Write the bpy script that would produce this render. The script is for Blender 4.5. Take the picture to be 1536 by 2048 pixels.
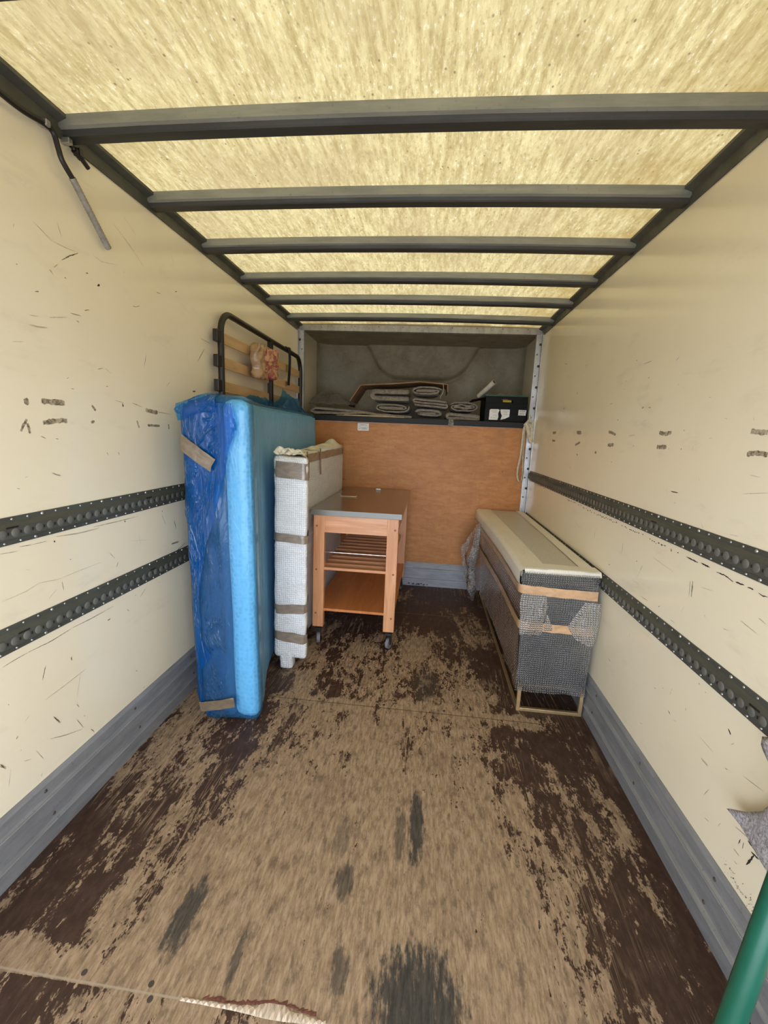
import bpy, bmesh, math, random
from math import pi, sin, cos, sqrt, exp
from mathutils import Vector, Matrix, noise

# ------------------------------------------------------------------ scene set-up
scene = bpy.context.scene
COL = scene.collection
for o in list(bpy.data.objects):
    bpy.data.objects.remove(o, do_unlink=True)

# camera (calibrated: 2.0 m wide box body, floor at z = 0, load bay runs along +Y)
cam_data = bpy.data.cameras.new('camera')
cam = bpy.data.objects.new('camera', cam_data)
COL.objects.link(cam)
cam_data.sensor_fit = 'HORIZONTAL'
cam_data.sensor_width = 36.0
cam_data.lens = 857.43 * 36.0 / 1536.0
cam_data.clip_start = 0.02
RT = Vector((0.99374, 0.10363, 0.04184))
FW = Vector((-0.09463, 0.97941, -0.17832))
UP = Vector((-0.05945, 0.17325, 0.98308))
cam.matrix_world = Matrix(((RT.x, UP.x, -FW.x, 0.1468), (RT.y, UP.y, -FW.y, 0.0),
                           (RT.z, UP.z, -FW.z, 1.3354), (0, 0, 0, 1)))
scene.camera = cam

# daylight: overcast sky seen through the open rear, soft sun on the translucent roof
world = bpy.data.worlds.new('sky')
scene.world = world
world.use_nodes = True
wn = world.node_tree
for n in list(wn.nodes):
    wn.nodes.remove(n)
w_out = wn.nodes.new('ShaderNodeOutputWorld')
w_bg = wn.nodes.new('ShaderNodeBackground')
w_tc = wn.nodes.new('ShaderNodeTexCoord')
w_sep = wn.nodes.new('ShaderNodeSeparateXYZ')
w_rmp = wn.nodes.new('ShaderNodeValToRGB')
wn.links.new(w_tc.outputs['Generated'], w_sep.inputs[0])
w_map = wn.nodes.new('ShaderNodeMapRange')          # -1..1 (straight down .. zenith) -> 0..1
w_map.inputs[1].default_value = -1.0
wn.links.new(w_sep.outputs['Z'], w_map.inputs[0])
wn.links.new(w_map.outputs[0], w_rmp.inputs[0])
w_el = w_rmp.color_ramp.elements
w_el[0].position = 0.0; w_el[0].color = (0.20, 0.20, 0.205, 1)
w_el[1].position = 1.0; w_el[1].color = (0.27, 0.29, 0.31, 1)
for w_p, w_c in ((0.40, (0.50, 0.53, 0.59)), (0.49, (0.87, 0.965, 1.16)), (0.60, (0.89, 0.985, 1.18)), (0.74, (0.42, 0.44, 0.46))):
    w_e = w_el.new(w_p); w_e.color = (*w_c, 1)
wn.links.new(w_rmp.outputs[0], w_bg.inputs[0])
w_bg.inputs[1].default_value = 8.2
wn.links.new(w_bg.outputs[0], w_out.inputs[0])

sun_data = bpy.data.lights.new('sun', 'SUN')
sun = bpy.data.objects.new('sun', sun_data)
COL.objects.link(sun)
sun_data.energy = 4.6
sun_data.angle = math.radians(25)
sun_data.color = (1.0, 0.96, 0.88)
sun.rotation_euler = (math.radians(-14), math.radians(8), 0)

scene.view_settings.view_transform = 'Standard'
scene.view_settings.look = 'None'
scene.view_settings.gamma = 1.0
scene.view_settings.exposure = 0.0
scene.view_settings.use_curve_mapping = False
cy = scene.cycles
cy.use_denoising = True
cy.max_bounces = 10
cy.diffuse_bounces = 6
cy.glossy_bounces = 4
cy.transmission_bounces = 6
cy.transparent_max_bounces = 16
cy.sample_clamp_indirect = 6.0
cy.caustics_reflective = False
cy.caustics_refractive = False

# ------------------------------------------------------------------ helpers
class NT:
    """small node-tree writer"""
    def __init__(s, name):
        s.m = bpy.data.materials.new(name)
        s.m.use_nodes = True
        s.t = s.m.node_tree
        for n in list(s.t.nodes):
            s.t.nodes.remove(n)
        s.out = s.t.nodes.new('ShaderNodeOutputMaterial')
        s.tc = s.t.nodes.new('ShaderNodeTexCoord')
        s.obj = s.tc.outputs['Object']
    def lk(s, a, sock):
        if isinstance(a, bpy.types.NodeSocket):
            s.t.links.new(a, sock)
        elif isinstance(a, tuple) and len(a) == 3 and sock.type == 'RGBA':
            sock.default_value = (*a, 1)
        else:
            sock.default_value = a
    def math(s, op, a, b=0.0, c=None, clamp=False):
        n = s.t.nodes.new('ShaderNodeMath'); n.operation = op; n.use_clamp = clamp
        s.lk(a, n.inputs[0]); s.lk(b, n.inputs[1])
        if c is not None: s.lk(c, n.inputs[2])
        return n.outputs[0]
    def map(s, v, scale=(1, 1, 1), rot=(0, 0, 0), loc=(0, 0, 0)):
        n = s.t.nodes.new('ShaderNodeMapping')
        s.lk(v, n.inputs[0]); n.inputs[1].default_value = loc
        n.inputs[2].default_value = rot; n.inputs[3].default_value = scale
        return n.outputs[0]
    def noise(s, v, scale=5, detail=4, rough=0.55, dist=0.0):
        n = s.t.nodes.new('ShaderNodeTexNoise')
        s.lk(v, n.inputs['Vector']); n.inputs['Scale'].default_value = scale
        n.inputs['Detail'].default_value = detail; n.inputs['Roughness'].default_value = rough
        n.inputs['Distortion'].default_value = dist
        return n.outputs[0]
    def vor(s, v, scale=5, rnd=1.0, feature='F1'):
        n = s.t.nodes.new('ShaderNodeTexVoronoi'); n.feature = feature
        s.lk(v, n.inputs['Vector']); n.inputs['Scale'].default_value = scale
        n.inputs['Randomness'].default_value = rnd
        return n.outputs['Distance']
    def step(s, x, lo, hi, a=0.0, b=1.0):
        n = s.t.nodes.new('ShaderNodeMapRange'); n.interpolation_type = 'SMOOTHSTEP'
        s.lk(x, n.inputs[0]); n.inputs[1].default_value = lo; n.inputs[2].default_value = hi
        n.inputs[3].default_value = a; n.inputs[4].default_value = b
        return n.outputs[0]
    def vor2(s, scale, rnd):
        # bubbles laid out over the wrapped faces: (x + y, z) runs along front and side alike
        q = s.sep(s.obj); c = s.t.nodes.new('ShaderNodeCombineXYZ')
        s.lk(s.math('ADD', q[0], q[1]), c.inputs[0]); s.lk(q[2], c.inputs[1])
        n = s.t.nodes.new('ShaderNodeTexVoronoi'); n.voronoi_dimensions = '2D'
        s.lk(c.outputs[0], n.inputs['Vector']); n.inputs['Scale'].default_value = scale
        n.inputs['Randomness'].default_value = rnd
        return n.outputs['Distance']
    def sep(s, v):
        n = s.t.nodes.new('ShaderNodeSeparateXYZ'); s.lk(v, n.inputs[0]); return n.outputs
    def mix(s, f, a, b, blend='MIX'):
        n = s.t.nodes.new('ShaderNodeMix'); n.data_type = 'RGBA'; n.blend_type = blend
        s.lk(f, n.inputs[0]); s.lk(a, n.inputs[6]); s.lk(b, n.inputs[7])
        return n.outputs[2]
    def bump(s, h, strength=0.3, dist=0.01, normal=None):
        n = s.t.nodes.new('ShaderNodeBump')
        n.inputs['Strength'].default_value = strength; n.inputs['Distance'].default_value = dist
        s.lk(h, n.inputs['Height'])
        if normal is not None: s.lk(normal, n.inputs['Normal'])
        return n.outputs[0]
    def bsdf(s, color, rough=0.5, metal=0.0, spec=0.5, normal=None, coat=0.0, sheen=0.0, coat_rough=0.1):
        n = s.t.nodes.new('ShaderNodeBsdfPrincipled')
        s.lk(color, n.inputs['Base Color']); s.lk(rough, n.inputs['Roughness'])
        s.lk(metal, n.inputs['Metallic']); s.lk(spec, n.inputs['Specular IOR Level'])
        n.inputs['Coat Weight'].default_value = coat
        n.inputs['Coat Roughness'].default_value = coat_rough
        n.inputs['Sheen Weight'].default_value = sheen
        if normal is not None: s.lk(normal, n.inputs['Normal'])
        return n.outputs[0]
    def shader(s, kind, color=None, normal=None, rough=None):
        n = s.t.nodes.new(kind)
        if color is not None: s.lk(color, n.inputs['Color'])
        if normal is not None: s.lk(normal, n.inputs['Normal'])
        if rough is not None: s.lk(rough, n.inputs['Roughness'])
        return n.outputs[0]
    def mixs(s, f, a, b):
        n = s.t.nodes.new('ShaderNodeMixShader')
        s.lk(f, n.inputs[0]); s.t.links.new(a, n.inputs[1]); s.t.links.new(b, n.inputs[2])
        return n.outputs[0]
    def fresnel(s, ior=1.45, normal=None):
        n = s.t.nodes.new('ShaderNodeFresnel'); n.inputs[0].default_value = ior
        if normal is not None: s.lk(normal, n.inputs['Normal'])
        return n.outputs[0]
    def done(s, sh):
        s.t.links.new(sh, s.out.inputs[0]); return s.m

def simple(name, color, rough=0.5, metal=0.0, spec=0.5, var=0.12, scale=20, stretch=(1, 1, 1), bump=0.0):
    """a plain painted / metal / plastic surface with a little natural unevenness"""
    n = NT(name)
    v = n.map(n.obj, stretch)
    nz = n.noise(v, scale, 5, 0.6)
    k = n.step(nz, 0.3, 0.7, 1 - var, 1 + var * 0.6)
    c = n.mix(1.0, color, k, 'MULTIPLY')
    nm = n.bump(nz, bump, 0.004) if bump else None
    return n.done(n.bsdf(c, rough, metal, spec, nm))

class MB:
    """collects boxes, tubes, sheets and loose polygons; build() links them as ONE mesh object"""
    def __init__(s): s.v = []; s.f = []; s.mi = []; s.sm = []
    def add(s, verts, faces, mi=0, smooth=False):
        b = len(s.v); s.v += [tuple(p) for p in verts]
        for f in faces:
            s.f.append([b + i for i in f]); s.mi.append(mi); s.sm.append(smooth)
    def box(s, lo, hi, mi=0, warp=None):
        x0, y0, z0 = lo; x1, y1, z1 = hi
        v = [(x0,y0,z0),(x1,y0,z0),(x1,y1,z0),(x0,y1,z0),(x0,y0,z1),(x1,y0,z1),(x1,y1,z1),(x0,y1,z1)]
        if warp: v = [warp(*p) for p in v]
        s.add(v, [(0,3,2,1),(4,5,6,7),(0,1,5,4),(1,2,6,5),(2,3,7,6),(3,0,4,7)], mi)
    def bar(s, a, b, w, h, up=(0, 0, 1), mi=0):
        a = Vector(a); b = Vector(b); d = (b - a).normalized()
        r = d.cross(Vector(up)); r.normalize(); u = r.cross(d)
        v = []
        for p in (a, b):
            for i, j in ((-1,-1),(1,-1),(1,1),(-1,1)):
                v.append(p + r * (i * w / 2) + u * (j * h / 2))
        s.add(v, [(0,1,2,3),(7,6,5,4),(0,4,5,1),(1,5,6,2),(2,6,7,3),(3,7,4,0)], mi)
    def tube(s, pts, r, seg=10, mi=0, closed=False, cap=True):
        pts = [Vector(p) for p in pts]; n = len(pts); rings = []
        prev = None
        for i, p in enumerate(pts):
            if closed: d = pts[(i + 1) % n] - pts[i - 1]
            else: d = pts[min(i + 1, n - 1)] - pts[max(i - 1, 0)]
            d.normalize()
            if prev is None:
                a = Vector((0, 0, 1)) if abs(d.z) < 0.9 else Vector((1, 0, 0))
                u = d.cross(a).normalized()
            else:
                u = prev - d * prev.dot(d); u.normalize()
            prev = u; w = d.cross(u)
            rr = r[i] if isinstance(r, (list, tuple)) else r
            rings.append([p + u * (rr * cos(2*pi*k/seg)) + w * (rr * sin(2*pi*k/seg)) for k in range(seg)])
        v = [q for g in rings for q in g]; f = []
        m = n if closed else n - 1
        for i in range(m):
            for k in range(seg):
                a = i * seg + k; b = i * seg + (k + 1) % seg
                c = ((i + 1) % n) * seg + (k + 1) % seg; d2 = ((i + 1) % n) * seg + k
                f.append((a, b, c, d2))
        s.add(v, f, mi, True)
        if cap and not closed:
            s.add(rings[0], [tuple(range(seg))[::-1]], mi); s.add(rings[-1], [tuple(range(seg))], mi)
    def cyl(s, a, b, r, seg=16, mi=0, r2=None):
        s.tube([a, b], [r, r if r2 is None else r2], seg, mi)
    def dome(s, c, n, r, h, seg=8, mi=0):
        c = Vector(c); n = Vector(n).normalized()
        u = n.orthogonal().normalized(); w = n.cross(u); v = []; f = []
        for j, (rr, hh) in enumerate(((1, 0), (0.82, 0.6), (0.4, 0.93))):
            for k in range(seg):
                t = 2*pi*k/seg
                v.append(c + (u*cos(t) + w*sin(t)) * (r*rr) + n * (h*hh))
        v.append(c + n * h)
        for j in range(2):
            for k in range(seg):
                f.append((j*seg+k, j*seg+(k+1)%seg, (j+1)*seg+(k+1)%seg, (j+1)*seg+k))
        for k in range(seg): f.append((2*seg+k, 2*seg+(k+1)%seg, 3*seg))
        s.add(v, f, mi, True)
    def sheet(s, fn, nu, nv, mi=0, smooth=True):
        v = [fn(i / nu, j / nv) for j in range(nv + 1) for i in range(nu + 1)]
        f = [(j*(nu+1)+i, j*(nu+1)+i+1, (j+1)*(nu+1)+i+1, (j+1)*(nu+1)+i) for j in range(nv) for i in range(nu)]
        s.add(v, f, mi, smooth)
    def prof(s, prof, a, b, axis='Y', mi=0, closed=False, n=1, warp=None, smooth=False):
        """extrude a 2D profile [(p,q)] from a to b along an axis"""
        v = []; m = len(prof)
        for i in range(n + 1):
            t = a + (b - a) * i / n
            for p, q in prof:
                w = (p, t, q) if axis == 'Y' else ((t, p, q) if axis == 'X' else (p, q, t))
                v.append(warp(*w) if warp else w)
        f = []
        for i in range(n):
            for k in range(m if closed else m - 1):
                k2 = (k + 1) % m
                f.append((i*m+k, i*m+k2, (i+1)*m+k2, (i+1)*m+k))
        s.add(v, f, mi, smooth)
        if closed:
            s.add(v[:m], [tuple(range(m))], mi); s.add(v[-m:], [tuple(range(m))[::-1]], mi)
    def rbox(s, lo, hi, r, step, warp=None, mi=0, skip=()):
        """rounded box with an even grid on every face"""
        lo = Vector(lo); hi = Vector(hi); size = hi - lo
        nn = [max(2, int(round(size[i] / step))) for i in range(3)]
        idx = {}; v = []; f = []
        def vid(i, j, k):
            key = (i, j, k)
            if key not in idx:
                p = Vector((lo.x + size.x*i/nn[0], lo.y + size.y*j/nn[1], lo.z + size.z*k/nn[2]))
                q = Vector([min(max(p[a], lo[a] + r), hi[a] - r) for a in range(3)])
                d = p - q
                if d.length > 1e-9: p = q + d.normalized() * r if sum(abs(c) > 1e-6 for c in d) > 1 else p
                nrm = (p - q).normalized() if (p - q).length > 1e-9 else Vector((0, 0, 1))
                if warp: p = Vector(warp(p, nrm))
                idx[key] = len(v); v.append(p)
            return idx[key]
        X, Y, Z = nn
        for name, rng in (('-x', 0), ('+x', X)):
            if name in skip: continue
            for j in range(Y):
                for k in range(Z):
                    q = (vid(rng,j,k), vid(rng,j+1,k), vid(rng,j+1,k+1), vid(rng,j,k+1))
                    f.append(q if name == '+x' else q[::-1])
        for name, rng in (('-y', 0), ('+y', Y)):
            if name in skip: continue
            for i in range(X):
                for k in range(Z):
                    q = (vid(i,rng,k), vid(i+1,rng,k), vid(i+1,rng,k+1), vid(i,rng,k+1))
                    f.append(q if name == '-y' else q[::-1])
        for name, rng in (('-z', 0), ('+z', Z)):
            if name in skip: continue
            for i in range(X):
                for j in range(Y):
                    q = (vid(i,j,rng), vid(i+1,j,rng), vid(i+1,j+1,rng), vid(i,j+1,rng))
                    f.append(q if name == '+z' else q[::-1])
        s.add(v, f, mi, True)
    def build(s, name, mats, parent=None, bevel=0.0, solid=0.0, off=0.0, subsurf=0):
        if not isinstance(mats, (list, tuple)): mats = [mats]
        org = Vector((0, 0, 0)); p = parent
        while p is not None:
            org += p.location; p = p.parent
        me = bpy.data.meshes.new(name)
        me.from_pydata([tuple(Vector(q) - org) for q in s.v], [], s.f)
        for m in mats: me.materials.append(m)
        for i, pl in enumerate(me.polygons):
            pl.material_index = s.mi[i]; pl.use_smooth = s.sm[i]
        me.update()
        o = bpy.data.objects.new(name, me); COL.objects.link(o)
        if parent is not None: o.parent = parent
        if solid:
            m = o.modifiers.new('Solid', 'SOLIDIFY'); m.thickness = solid; m.offset = off
        if bevel:
            m = o.modifiers.new('Bevel', 'BEVEL'); m.width = bevel; m.segments = 2; m.limit_method = 'ANGLE'
            m.harden_normals = False
        if subsurf:
            m = o.modifiers.new('Sub', 'SUBSURF'); m.levels = subsurf; m.render_levels = subsurf
        return o

def thing(name, label, cat, loc=(0, 0, 0), group=None):
    o = bpy.data.objects.new(name, None); COL.objects.link(o)
    o.empty_display_size = 0.1
    o.location = loc; o['label'] = label; o['category'] = cat
    if group: o['group'] = group
    return o
def tag(o, label, cat, group=None):
    o['label'] = label; o['category'] = cat
    if group: o['group'] = group
    return o
def struct(o):
    o['kind'] = 'structure'; return o
def sstep(t, a, b):
    t = min(max((t - a) / (b - a), 0), 1); return t*t*(3 - 2*t)
def lerp_table(t, tab):
    if t <= tab[0][0]: return tab[0][1]
    for (a, va), (b, vb) in zip(tab, tab[1:]):
        if t <= b:
            k = (t - a) / (b - a); k = k*k*(3 - 2*k) if False else k
            return va + (vb - va) * k
    return tab[-1][1]
def nz(x, y, z): return noise.noise(Vector((x, y, z)))

W = 1.0            # half width of the load bay
H = 2.205          # underside of the roof cove
D = 3.732          # face of the bulkhead
REAR = -0.45       # open rear of the body
BACK = 4.45        # far wall of the over-cab peak
SHELF = 1.478

# ------------------------------------------------------------------ materials of the van body
def mat_floor():
    n = NT('worn_phenolic_plywood'); v = n.obj; x, y, z = n.sep(v)
    hw = n.step(y, 0.6, 2.6, 0.66, 0.38)
    d = n.math('DIVIDE', n.math('ABSOLUTE', n.math('SUBTRACT', x, 0.06)), hw)
    centre = n.step(d, 0.60, 1.30, 1, 0)
    f1 = n.math('MULTIPLY', n.step(y, 1.15, 1.75, 1.0, 0.74), n.step(y, 1.88, 2.05, 1.0, 0.74))
    f2 = n.step(y, 2.55, 3.0, 1.0, 0.12)
    f3 = n.step(y, 0.76, 0.74, 1.0, 0.55)
    lvl = n.math('MULTIPLY', n.math('MULTIPLY', centre, f1), f2)
    big = n.noise(n.map(v, (2.6, 1.1, 1)), 1.0, 2, 0.5)
    lvl = n.math('ADD', lvl, n.step(big, 0.42, 0.66, -0.10, 0.40))
    lvl = n.math('ADD', lvl, n.step(x, -0.30, -0.5, 0, 0.22))
    lvl = n.math('MULTIPLY', lvl, f3)
    s1 = n.math('ABSOLUTE', n.math('SUBTRACT', y, 1.915))
    sx = n.step(n.math('ABSOLUTE', n.math('SUBTRACT', x, 0.1)), 0.55, 0.85, 1, 0)
    seamw = n.math('MULTIPLY', n.step(s1, 0.015, 0.11, 0.75, 0), sx)
    s2 = n.math('SUBTRACT', y, 0.742)
    near = n.math('MULTIPLY', n.step(s2, 0.03, 0.11, 0.85, 0), n.step(s2, -0.005, 0.0, 0, 1))
    lvl = n.math('MAXIMUM', lvl, n.math('MAXIMUM', seamw, near))
    n1 = n.noise(n.map(v, (13, 4.6, 1)), 1.0, 6, 0.70, 0.3)
    n2 = n.noise(n.map(v, (50, 20, 1)), 1.0, 5, 0.70, 0.2)
    n3 = n.noise(n.map(v, (170, 85, 1)), 1.0, 3, 0.65)
    N = n.math('ADD', n.math('MULTIPLY', n1, 0.50), n.math('ADD', n.math('MULTIPLY', n2, 0.32), n.math('MULTIPLY', n3, 0.18)))
    thr = n.math('SUBTRACT', 0.590, n.math('MULTIPLY', lvl, 0.205))
    diff = n.math('SUBTRACT', N, thr)
    worn = n.step(diff, -0.010, 0.014)
    # long scratches through the brown film
    brk = n.step(n.noise(n.map(v, (3, 2.0, 1), loc=(5, 2, 0)), 1.0, 3), 0.47, 0.60)
    scr = None
    for sc, rot, wd in (((16, 0.5, 1), 0.0, 0.0055), ((13, 0.4, 1), 0.17, 0.0045), ((12, 0.4, 1), -0.24, 0.0045), ((22, 0.8, 1), 0.05, 0.0065), ((8, 0.3, 1), 0.75, 0.003)):
        q = n.noise(n.map(v, sc, (0, 0, rot), (rot * 9, sc[0], 0)), 1.0, 1, 0.4)
        a = n.step(n.math('ABSOLUTE', n.math('SUBTRACT', q, 0.5)), wd * 0.5, wd * 1.5, 1, 0)
        scr = a if scr is None else n.math('MAXIMUM', scr, a)
    brk2 = n.step(n.noise(n.map(v, (30, 9, 1), loc=(1, 7, 0)), 1.0, 3, .6), 0.40, 0.52)
    scr = n.math('MULTIPLY', n.math('MULTIPLY', scr, n.math('MULTIPLY', brk, brk2)), 0.85)
    worn = n.math('MAXIMUM', worn, scr)
    # wood under the film
    g1 = n.noise(n.map(v, (95, 17, 1)), 1.0, 6, 0.75)
    g2 = n.noise(n.map(v, (38, 15, 1), loc=(3, 1, 0)), 1.0, 6, 0.72)
    g3 = n.noise(n.map(v, (5, 4, 1), loc=(8, 1, 0)), 1.0, 5, 0.65)
    wood = n.mix(n.step(g1, 0.3, 0.7), (0.225, 0.150, 0.092), (0.465, 0.335, 0.222))
    wood = n.mix(n.step(g2, 0.48, 0.66, 0, 0.68), wood, (0.115, 0.078, 0.053))
    wood = n.mix(n.step(g3, 0.52, 0.72, 0, 0.40), wood, (0.16, 0.10, 0.065))
    film = n.mix(n.step(n2, 0.35, 0.7), (0.046, 0.024, 0.0165), (0.080, 0.044, 0.032))
    col = n.mix(worn, film, wood)
    # oily grey stains with ragged ends
    wob = n.noise(n.map(v, (60, 16, 1)), 1.0, 5, 0.7)
    wobx = n.math('MULTIPLY', n.math('SUBTRACT', wob, 0.5), 4.2)
    st = None
    for (cx, cyy, rx, ry, k) in ((0.182, 1.285, 0.026, 0.14, .92), (0.128, 1.25, 0.017, 0.10, .6), (-0.03, 1.065, 0.028, 0.055, .75),
                                 (-0.065, 1.21, 0.03, 0.07, .4), (0.0, 0.845, 0.025, 0.05, .7), (0.197, 0.79, 0.112, 0.135, .95),
                                 (-0.447, 0.915, 0.034, 0.10, .9), (-0.265, 0.835, 0.013, 0.06, .75), (0.27, 0.77, 0.035, 0.085, .9),
                                 (0.21, 2.16, 0.07, 0.16, .5)):
        ex = n.math('DIVIDE', n.math('SUBTRACT', x, cx), rx); ey = n.math('DIVIDE', n.math('SUBTRACT', y, cyy), ry)
        r = n.math('ADD', n.math('ADD', n.math('MULTIPLY', ex, ex), n.math('MULTIPLY', ey, ey)), wobx)
        a = n.step(r, 0.45, 1.45, min(1, k * 1.05), 0)
        st = a if st is None else n.math('MAXIMUM', st, a)
    col = n.mix(st, col, n.mix(n.step(g1, .3, .7), (0.035, 0.031, 0.027), (0.085, 0.075, 0.062)))
    # joints between the boards
    for (yy, wd, c, k) in ((1.915, 0.003, (0.06, 0.04, 0.025), 0.7), (3.09, 0.004, (0.19, 0.14, 0.085), 0.7), (0.745, 0.0025, (0.40, 0.33, 0.26), 0.8)):
        a = n.step(n.math('ABSOLUTE', n.math('SUBTRACT', y, yy)), wd * .5, wd * 1.3, k, 0)
        col = n.mix(a, col, c)
    rough = n.step(worn, 0, 1, 0.50, 0.85)
    h = n.math('SUBTRACT', n.math('MULTIPLY', g1, 0.3), n.math('MULTIPLY', worn, 0.6))
    return n.done(n.bsdf(col, rough, 0, 0.3, n.bump(h, 0.45, 0.004)))

def mat_wall():
    n = NT('cream_gelcoat'); v = n.obj
    b = n.noise(v, 1.3, 3, 0.5)
    g = n.noise(n.map(v, (1, 3, 9)), 1.5, 5, 0.65)
    col = n.mix(n.step(b, 0.35, 0.7), (0.85, 0.765, 0.575), (0.82, 0.725, 0.525))
    col = n.mix(n.step(g, 0.55, 0.78, 0, 0.35), col, (0.64, 0.56, 0.43))
    sp = n.noise(n.map(v, (1, 30, 22)), 1.0, 4, 0.7)
    col = n.mix(n.step(sp, 0.70, 0.76, 0, 0.35), col, (0.35, 0.28, 0.18))
    wv = n.noise(n.map(v, (1, 1.6, 2.2)), 1.2, 2, 0.4)
    fine = n.noise(v, 160, 2, 0.5)
    nm = n.bump(wv, 0.12, 0.02); nm = n.bump(fine, 0.05, 0.0015, nm)
    return n.done(n.bsdf(col, 0.17, 0, 0.5, nm))

def mat_roof():
    n = NT('translucent_roof_sheet'); v = n.obj; x, y, z = n.sep(v)
    s1 = n.noise(n.map(v, (52, 7.0, 1)), 1.0, 6, 0.72)
    s2 = n.noise(n.map(v, (110, 42, 1), loc=(3, 1, 0)), 1.0, 5, 0.72)
    b = n.noise(n.map(v, (2.0, 2.0, 1)), 1.0, 4, 0.6)
    col = n.mix(n.step(s1, 0.30, 0.68), (0.146, 0.111, 0.047), (0.246, 0.209, 0.108))
    col = n.mix(n.step(s2, 0.52, 0.70, 0, 0.75), col, (0.115, 0.086, 0.043))
    col = n.mix(n.step(s2, 0.45, 0.30, 0, 0.75), col, (0.32, 0.295, 0.215))
    col = n.mix(n.step(b, 0.46, 0.70, 0, 0.45), col, (0.150, 0.112, 0.058))
    dots = n.vor(n.map(v, (1, 0.7, 1)), 40, 1.0)
    pres = n.noise(v, 9, 2, 0.5)
    dm = n.math('MULTIPLY', n.step(dots, 0.06, 0.17, 1, 0), n.step(pres, 0.47, 0.58))
    col = n.mix(n.math('MULTIPLY', dm, 0.75), col, (0.05, 0.033, 0.015))
    # brown damp stain towards the right-hand cove and the bulkhead end
    edge = n.math('MULTIPLY', n.step(x, 0.52, 1.0), n.step(n.noise(v, 3.2, 3), 0.40, 0.62))
    col = n.mix(n.math('MULTIPLY', edge, 0.7), col, (0.125, 0.082, 0.022))
    endm = n.math('MULTIPLY', n.step(y, 3.47, 3.70), n.step(n.noise(v, 4.2, 3), 0.40, 0.60))
    col = n.mix(n.math('MULTIPLY', endm, 0.75), col, (0.10, 0.066, 0.022))
    tr = n.shader('ShaderNodeBsdfTranslucent', col)
    df = n.bsdf(n.mix(1.0, col, (2.2, 2.2, 2.2), 'MULTIPLY'), 0.5, 0, 0.3)
    return n.done(n.mixs(0.18, tr, df))

def mat_ply():
    n = NT('stained_plywood'); v = n.obj
    g = n.noise(n.map(v, (9, 1, 30)), 1.0, 6, 0.72, 0.4)
    g2 = n.noise(n.map(v, (55, 1, 14)), 1.0, 5, 0.7)
    b = n.noise(v, 2.2, 4, 0.6)
    col = n.mix(n.step(g, 0.3, 0.7), (0.44, 0.172, 0.047), (0.57, 0.255, 0.080))
    col = n.mix(n.step(g2, 0.5, 0.75, 0, 0.4), col, (0.30, 0.13, 0.042))
    col = n.mix(n.step(b, 0.45, 0.72, 0, 0.55), col, (0.33, 0.145, 0.045))
    sp = n.noise(n.map(v, (13, 1, 22)), 1.0, 4, 0.7)
    col = n.mix(n.step(sp, 0.66, 0.73, 0, 0.8), col, (0.13, 0.055, 0.02))
    ch = n.noise(n.map(v, (10, 1, 30), loc=(4, 0, 7)), 1.0, 3, 0.7)
    col = n.mix(n.step(ch, 0.72, 0.76, 0, 0.6), col, (0.75, 0.52, 0.28))
    return n.done(n.bsdf(col, 0.5, 0, 0.35, n.bump(g, 0.12, 0.003)))

def mat_peak():
    n = NT('raw_grp_moulding'); v = n.obj
    a = n.noise(v, 5, 6, 0.7); b = n.noise(v, 46, 4, 0.7); c = n.noise(v, 1.7, 3, 0.5)
    col = n.mix(n.step(a, 0.35, 0.68), (0.34, 0.295, 0.19), (0.24, 0.195, 0.115))
    col = n.mix(n.step(b, 0.55, 0.72, 0, 0.5), col, (0.11, 0.088, 0.052))
    col = n.mix(n.step(c, 0.5, 0.7, 0, 0.4), col, (0.33, 0.32, 0.26))
    return n.done(n.bsdf(col, 0.55, 0, 0.35, n.bump(b, 0.25, 0.004)))

def mat_alu(name, col, rough, metal, sc=(1, 1, 1)):
    n = NT(name); v = n.obj
    a = n.noise(n.map(v, sc), 9, 5, 0.65); b = n.noise(v, 70, 3, 0.6)
    c = n.mix(n.step(a, 0.3, 0.72), col, tuple(k * 0.72 for k in col))
    c = n.mix(n.step(b, 0.6, 0.78, 0, 0.5), c, tuple(k * 0.35 for k in col))
    return n.done(n.bsdf(c, n.step(a, 0.3, 0.7, rough, rough + 0.14), metal, 0.5))

M = {}
M['floor'] = mat_floor(); M['wall'] = mat_wall(); M['roof'] = mat_roof(); M['ply'] = mat_ply(); M['peak'] = mat_peak()
M['kick'] = mat_alu('anodised_kick_plate', (0.30, 0.303, 0.312), 0.45, 0.3, (0.6, 0.6, 3))
M['kick_edge'] = mat_alu('bare_rib_edge', (0.50, 0.50, 0.50), 0.4, 0.4)
M['galv'] = mat_alu('galvanised_roof_bow', (0.30, 0.30, 0.255), 0.5, 0.3, (0.4, 3, 3))
M['bow_under'] = mat_alu('shaded_under_flange', (0.040, 0.038, 0.032), 0.5, 0.0, (0.4, 3, 3))  # near-black colour stands in for the shade under the bows
M['cove'] = mat_alu('dull_cove_angle', (0.13, 0.13, 0.105), 0.5, 0.5)
M['post'] = mat_alu('bare_aluminium', (0.66, 0.66, 0.65), 0.36, 0.55)
M['rivet'] = simple('rivet_steel', (0.50, 0.49, 0.46), 0.35, 0.8)
M['rust'] = simple('dirty_bolt', (0.06, 0.05, 0.04), 0.7)
M['rail'] = mat_alu('painted_rail_steel', (0.105, 0.108, 0.090), 0.48, 0.35, (1, 0.5, 3))
M['rail_dish'] = mat_alu('worn_rail_dish', (0.20, 0.20, 0.175), 0.45, 0.4)
M['black'] = simple('black_trim', (0.016, 0.015, 0.014), 0.55, spec=0.3)
M['scuff_faint'] = simple('faint_scuff', (0.47, 0.40, 0.285), 0.6, var=.2, scale=90)
M['scuff_brown'] = simple('brown_scuff', (0.20, 0.155, 0.095), 0.7, var=.5, scale=150)
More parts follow.
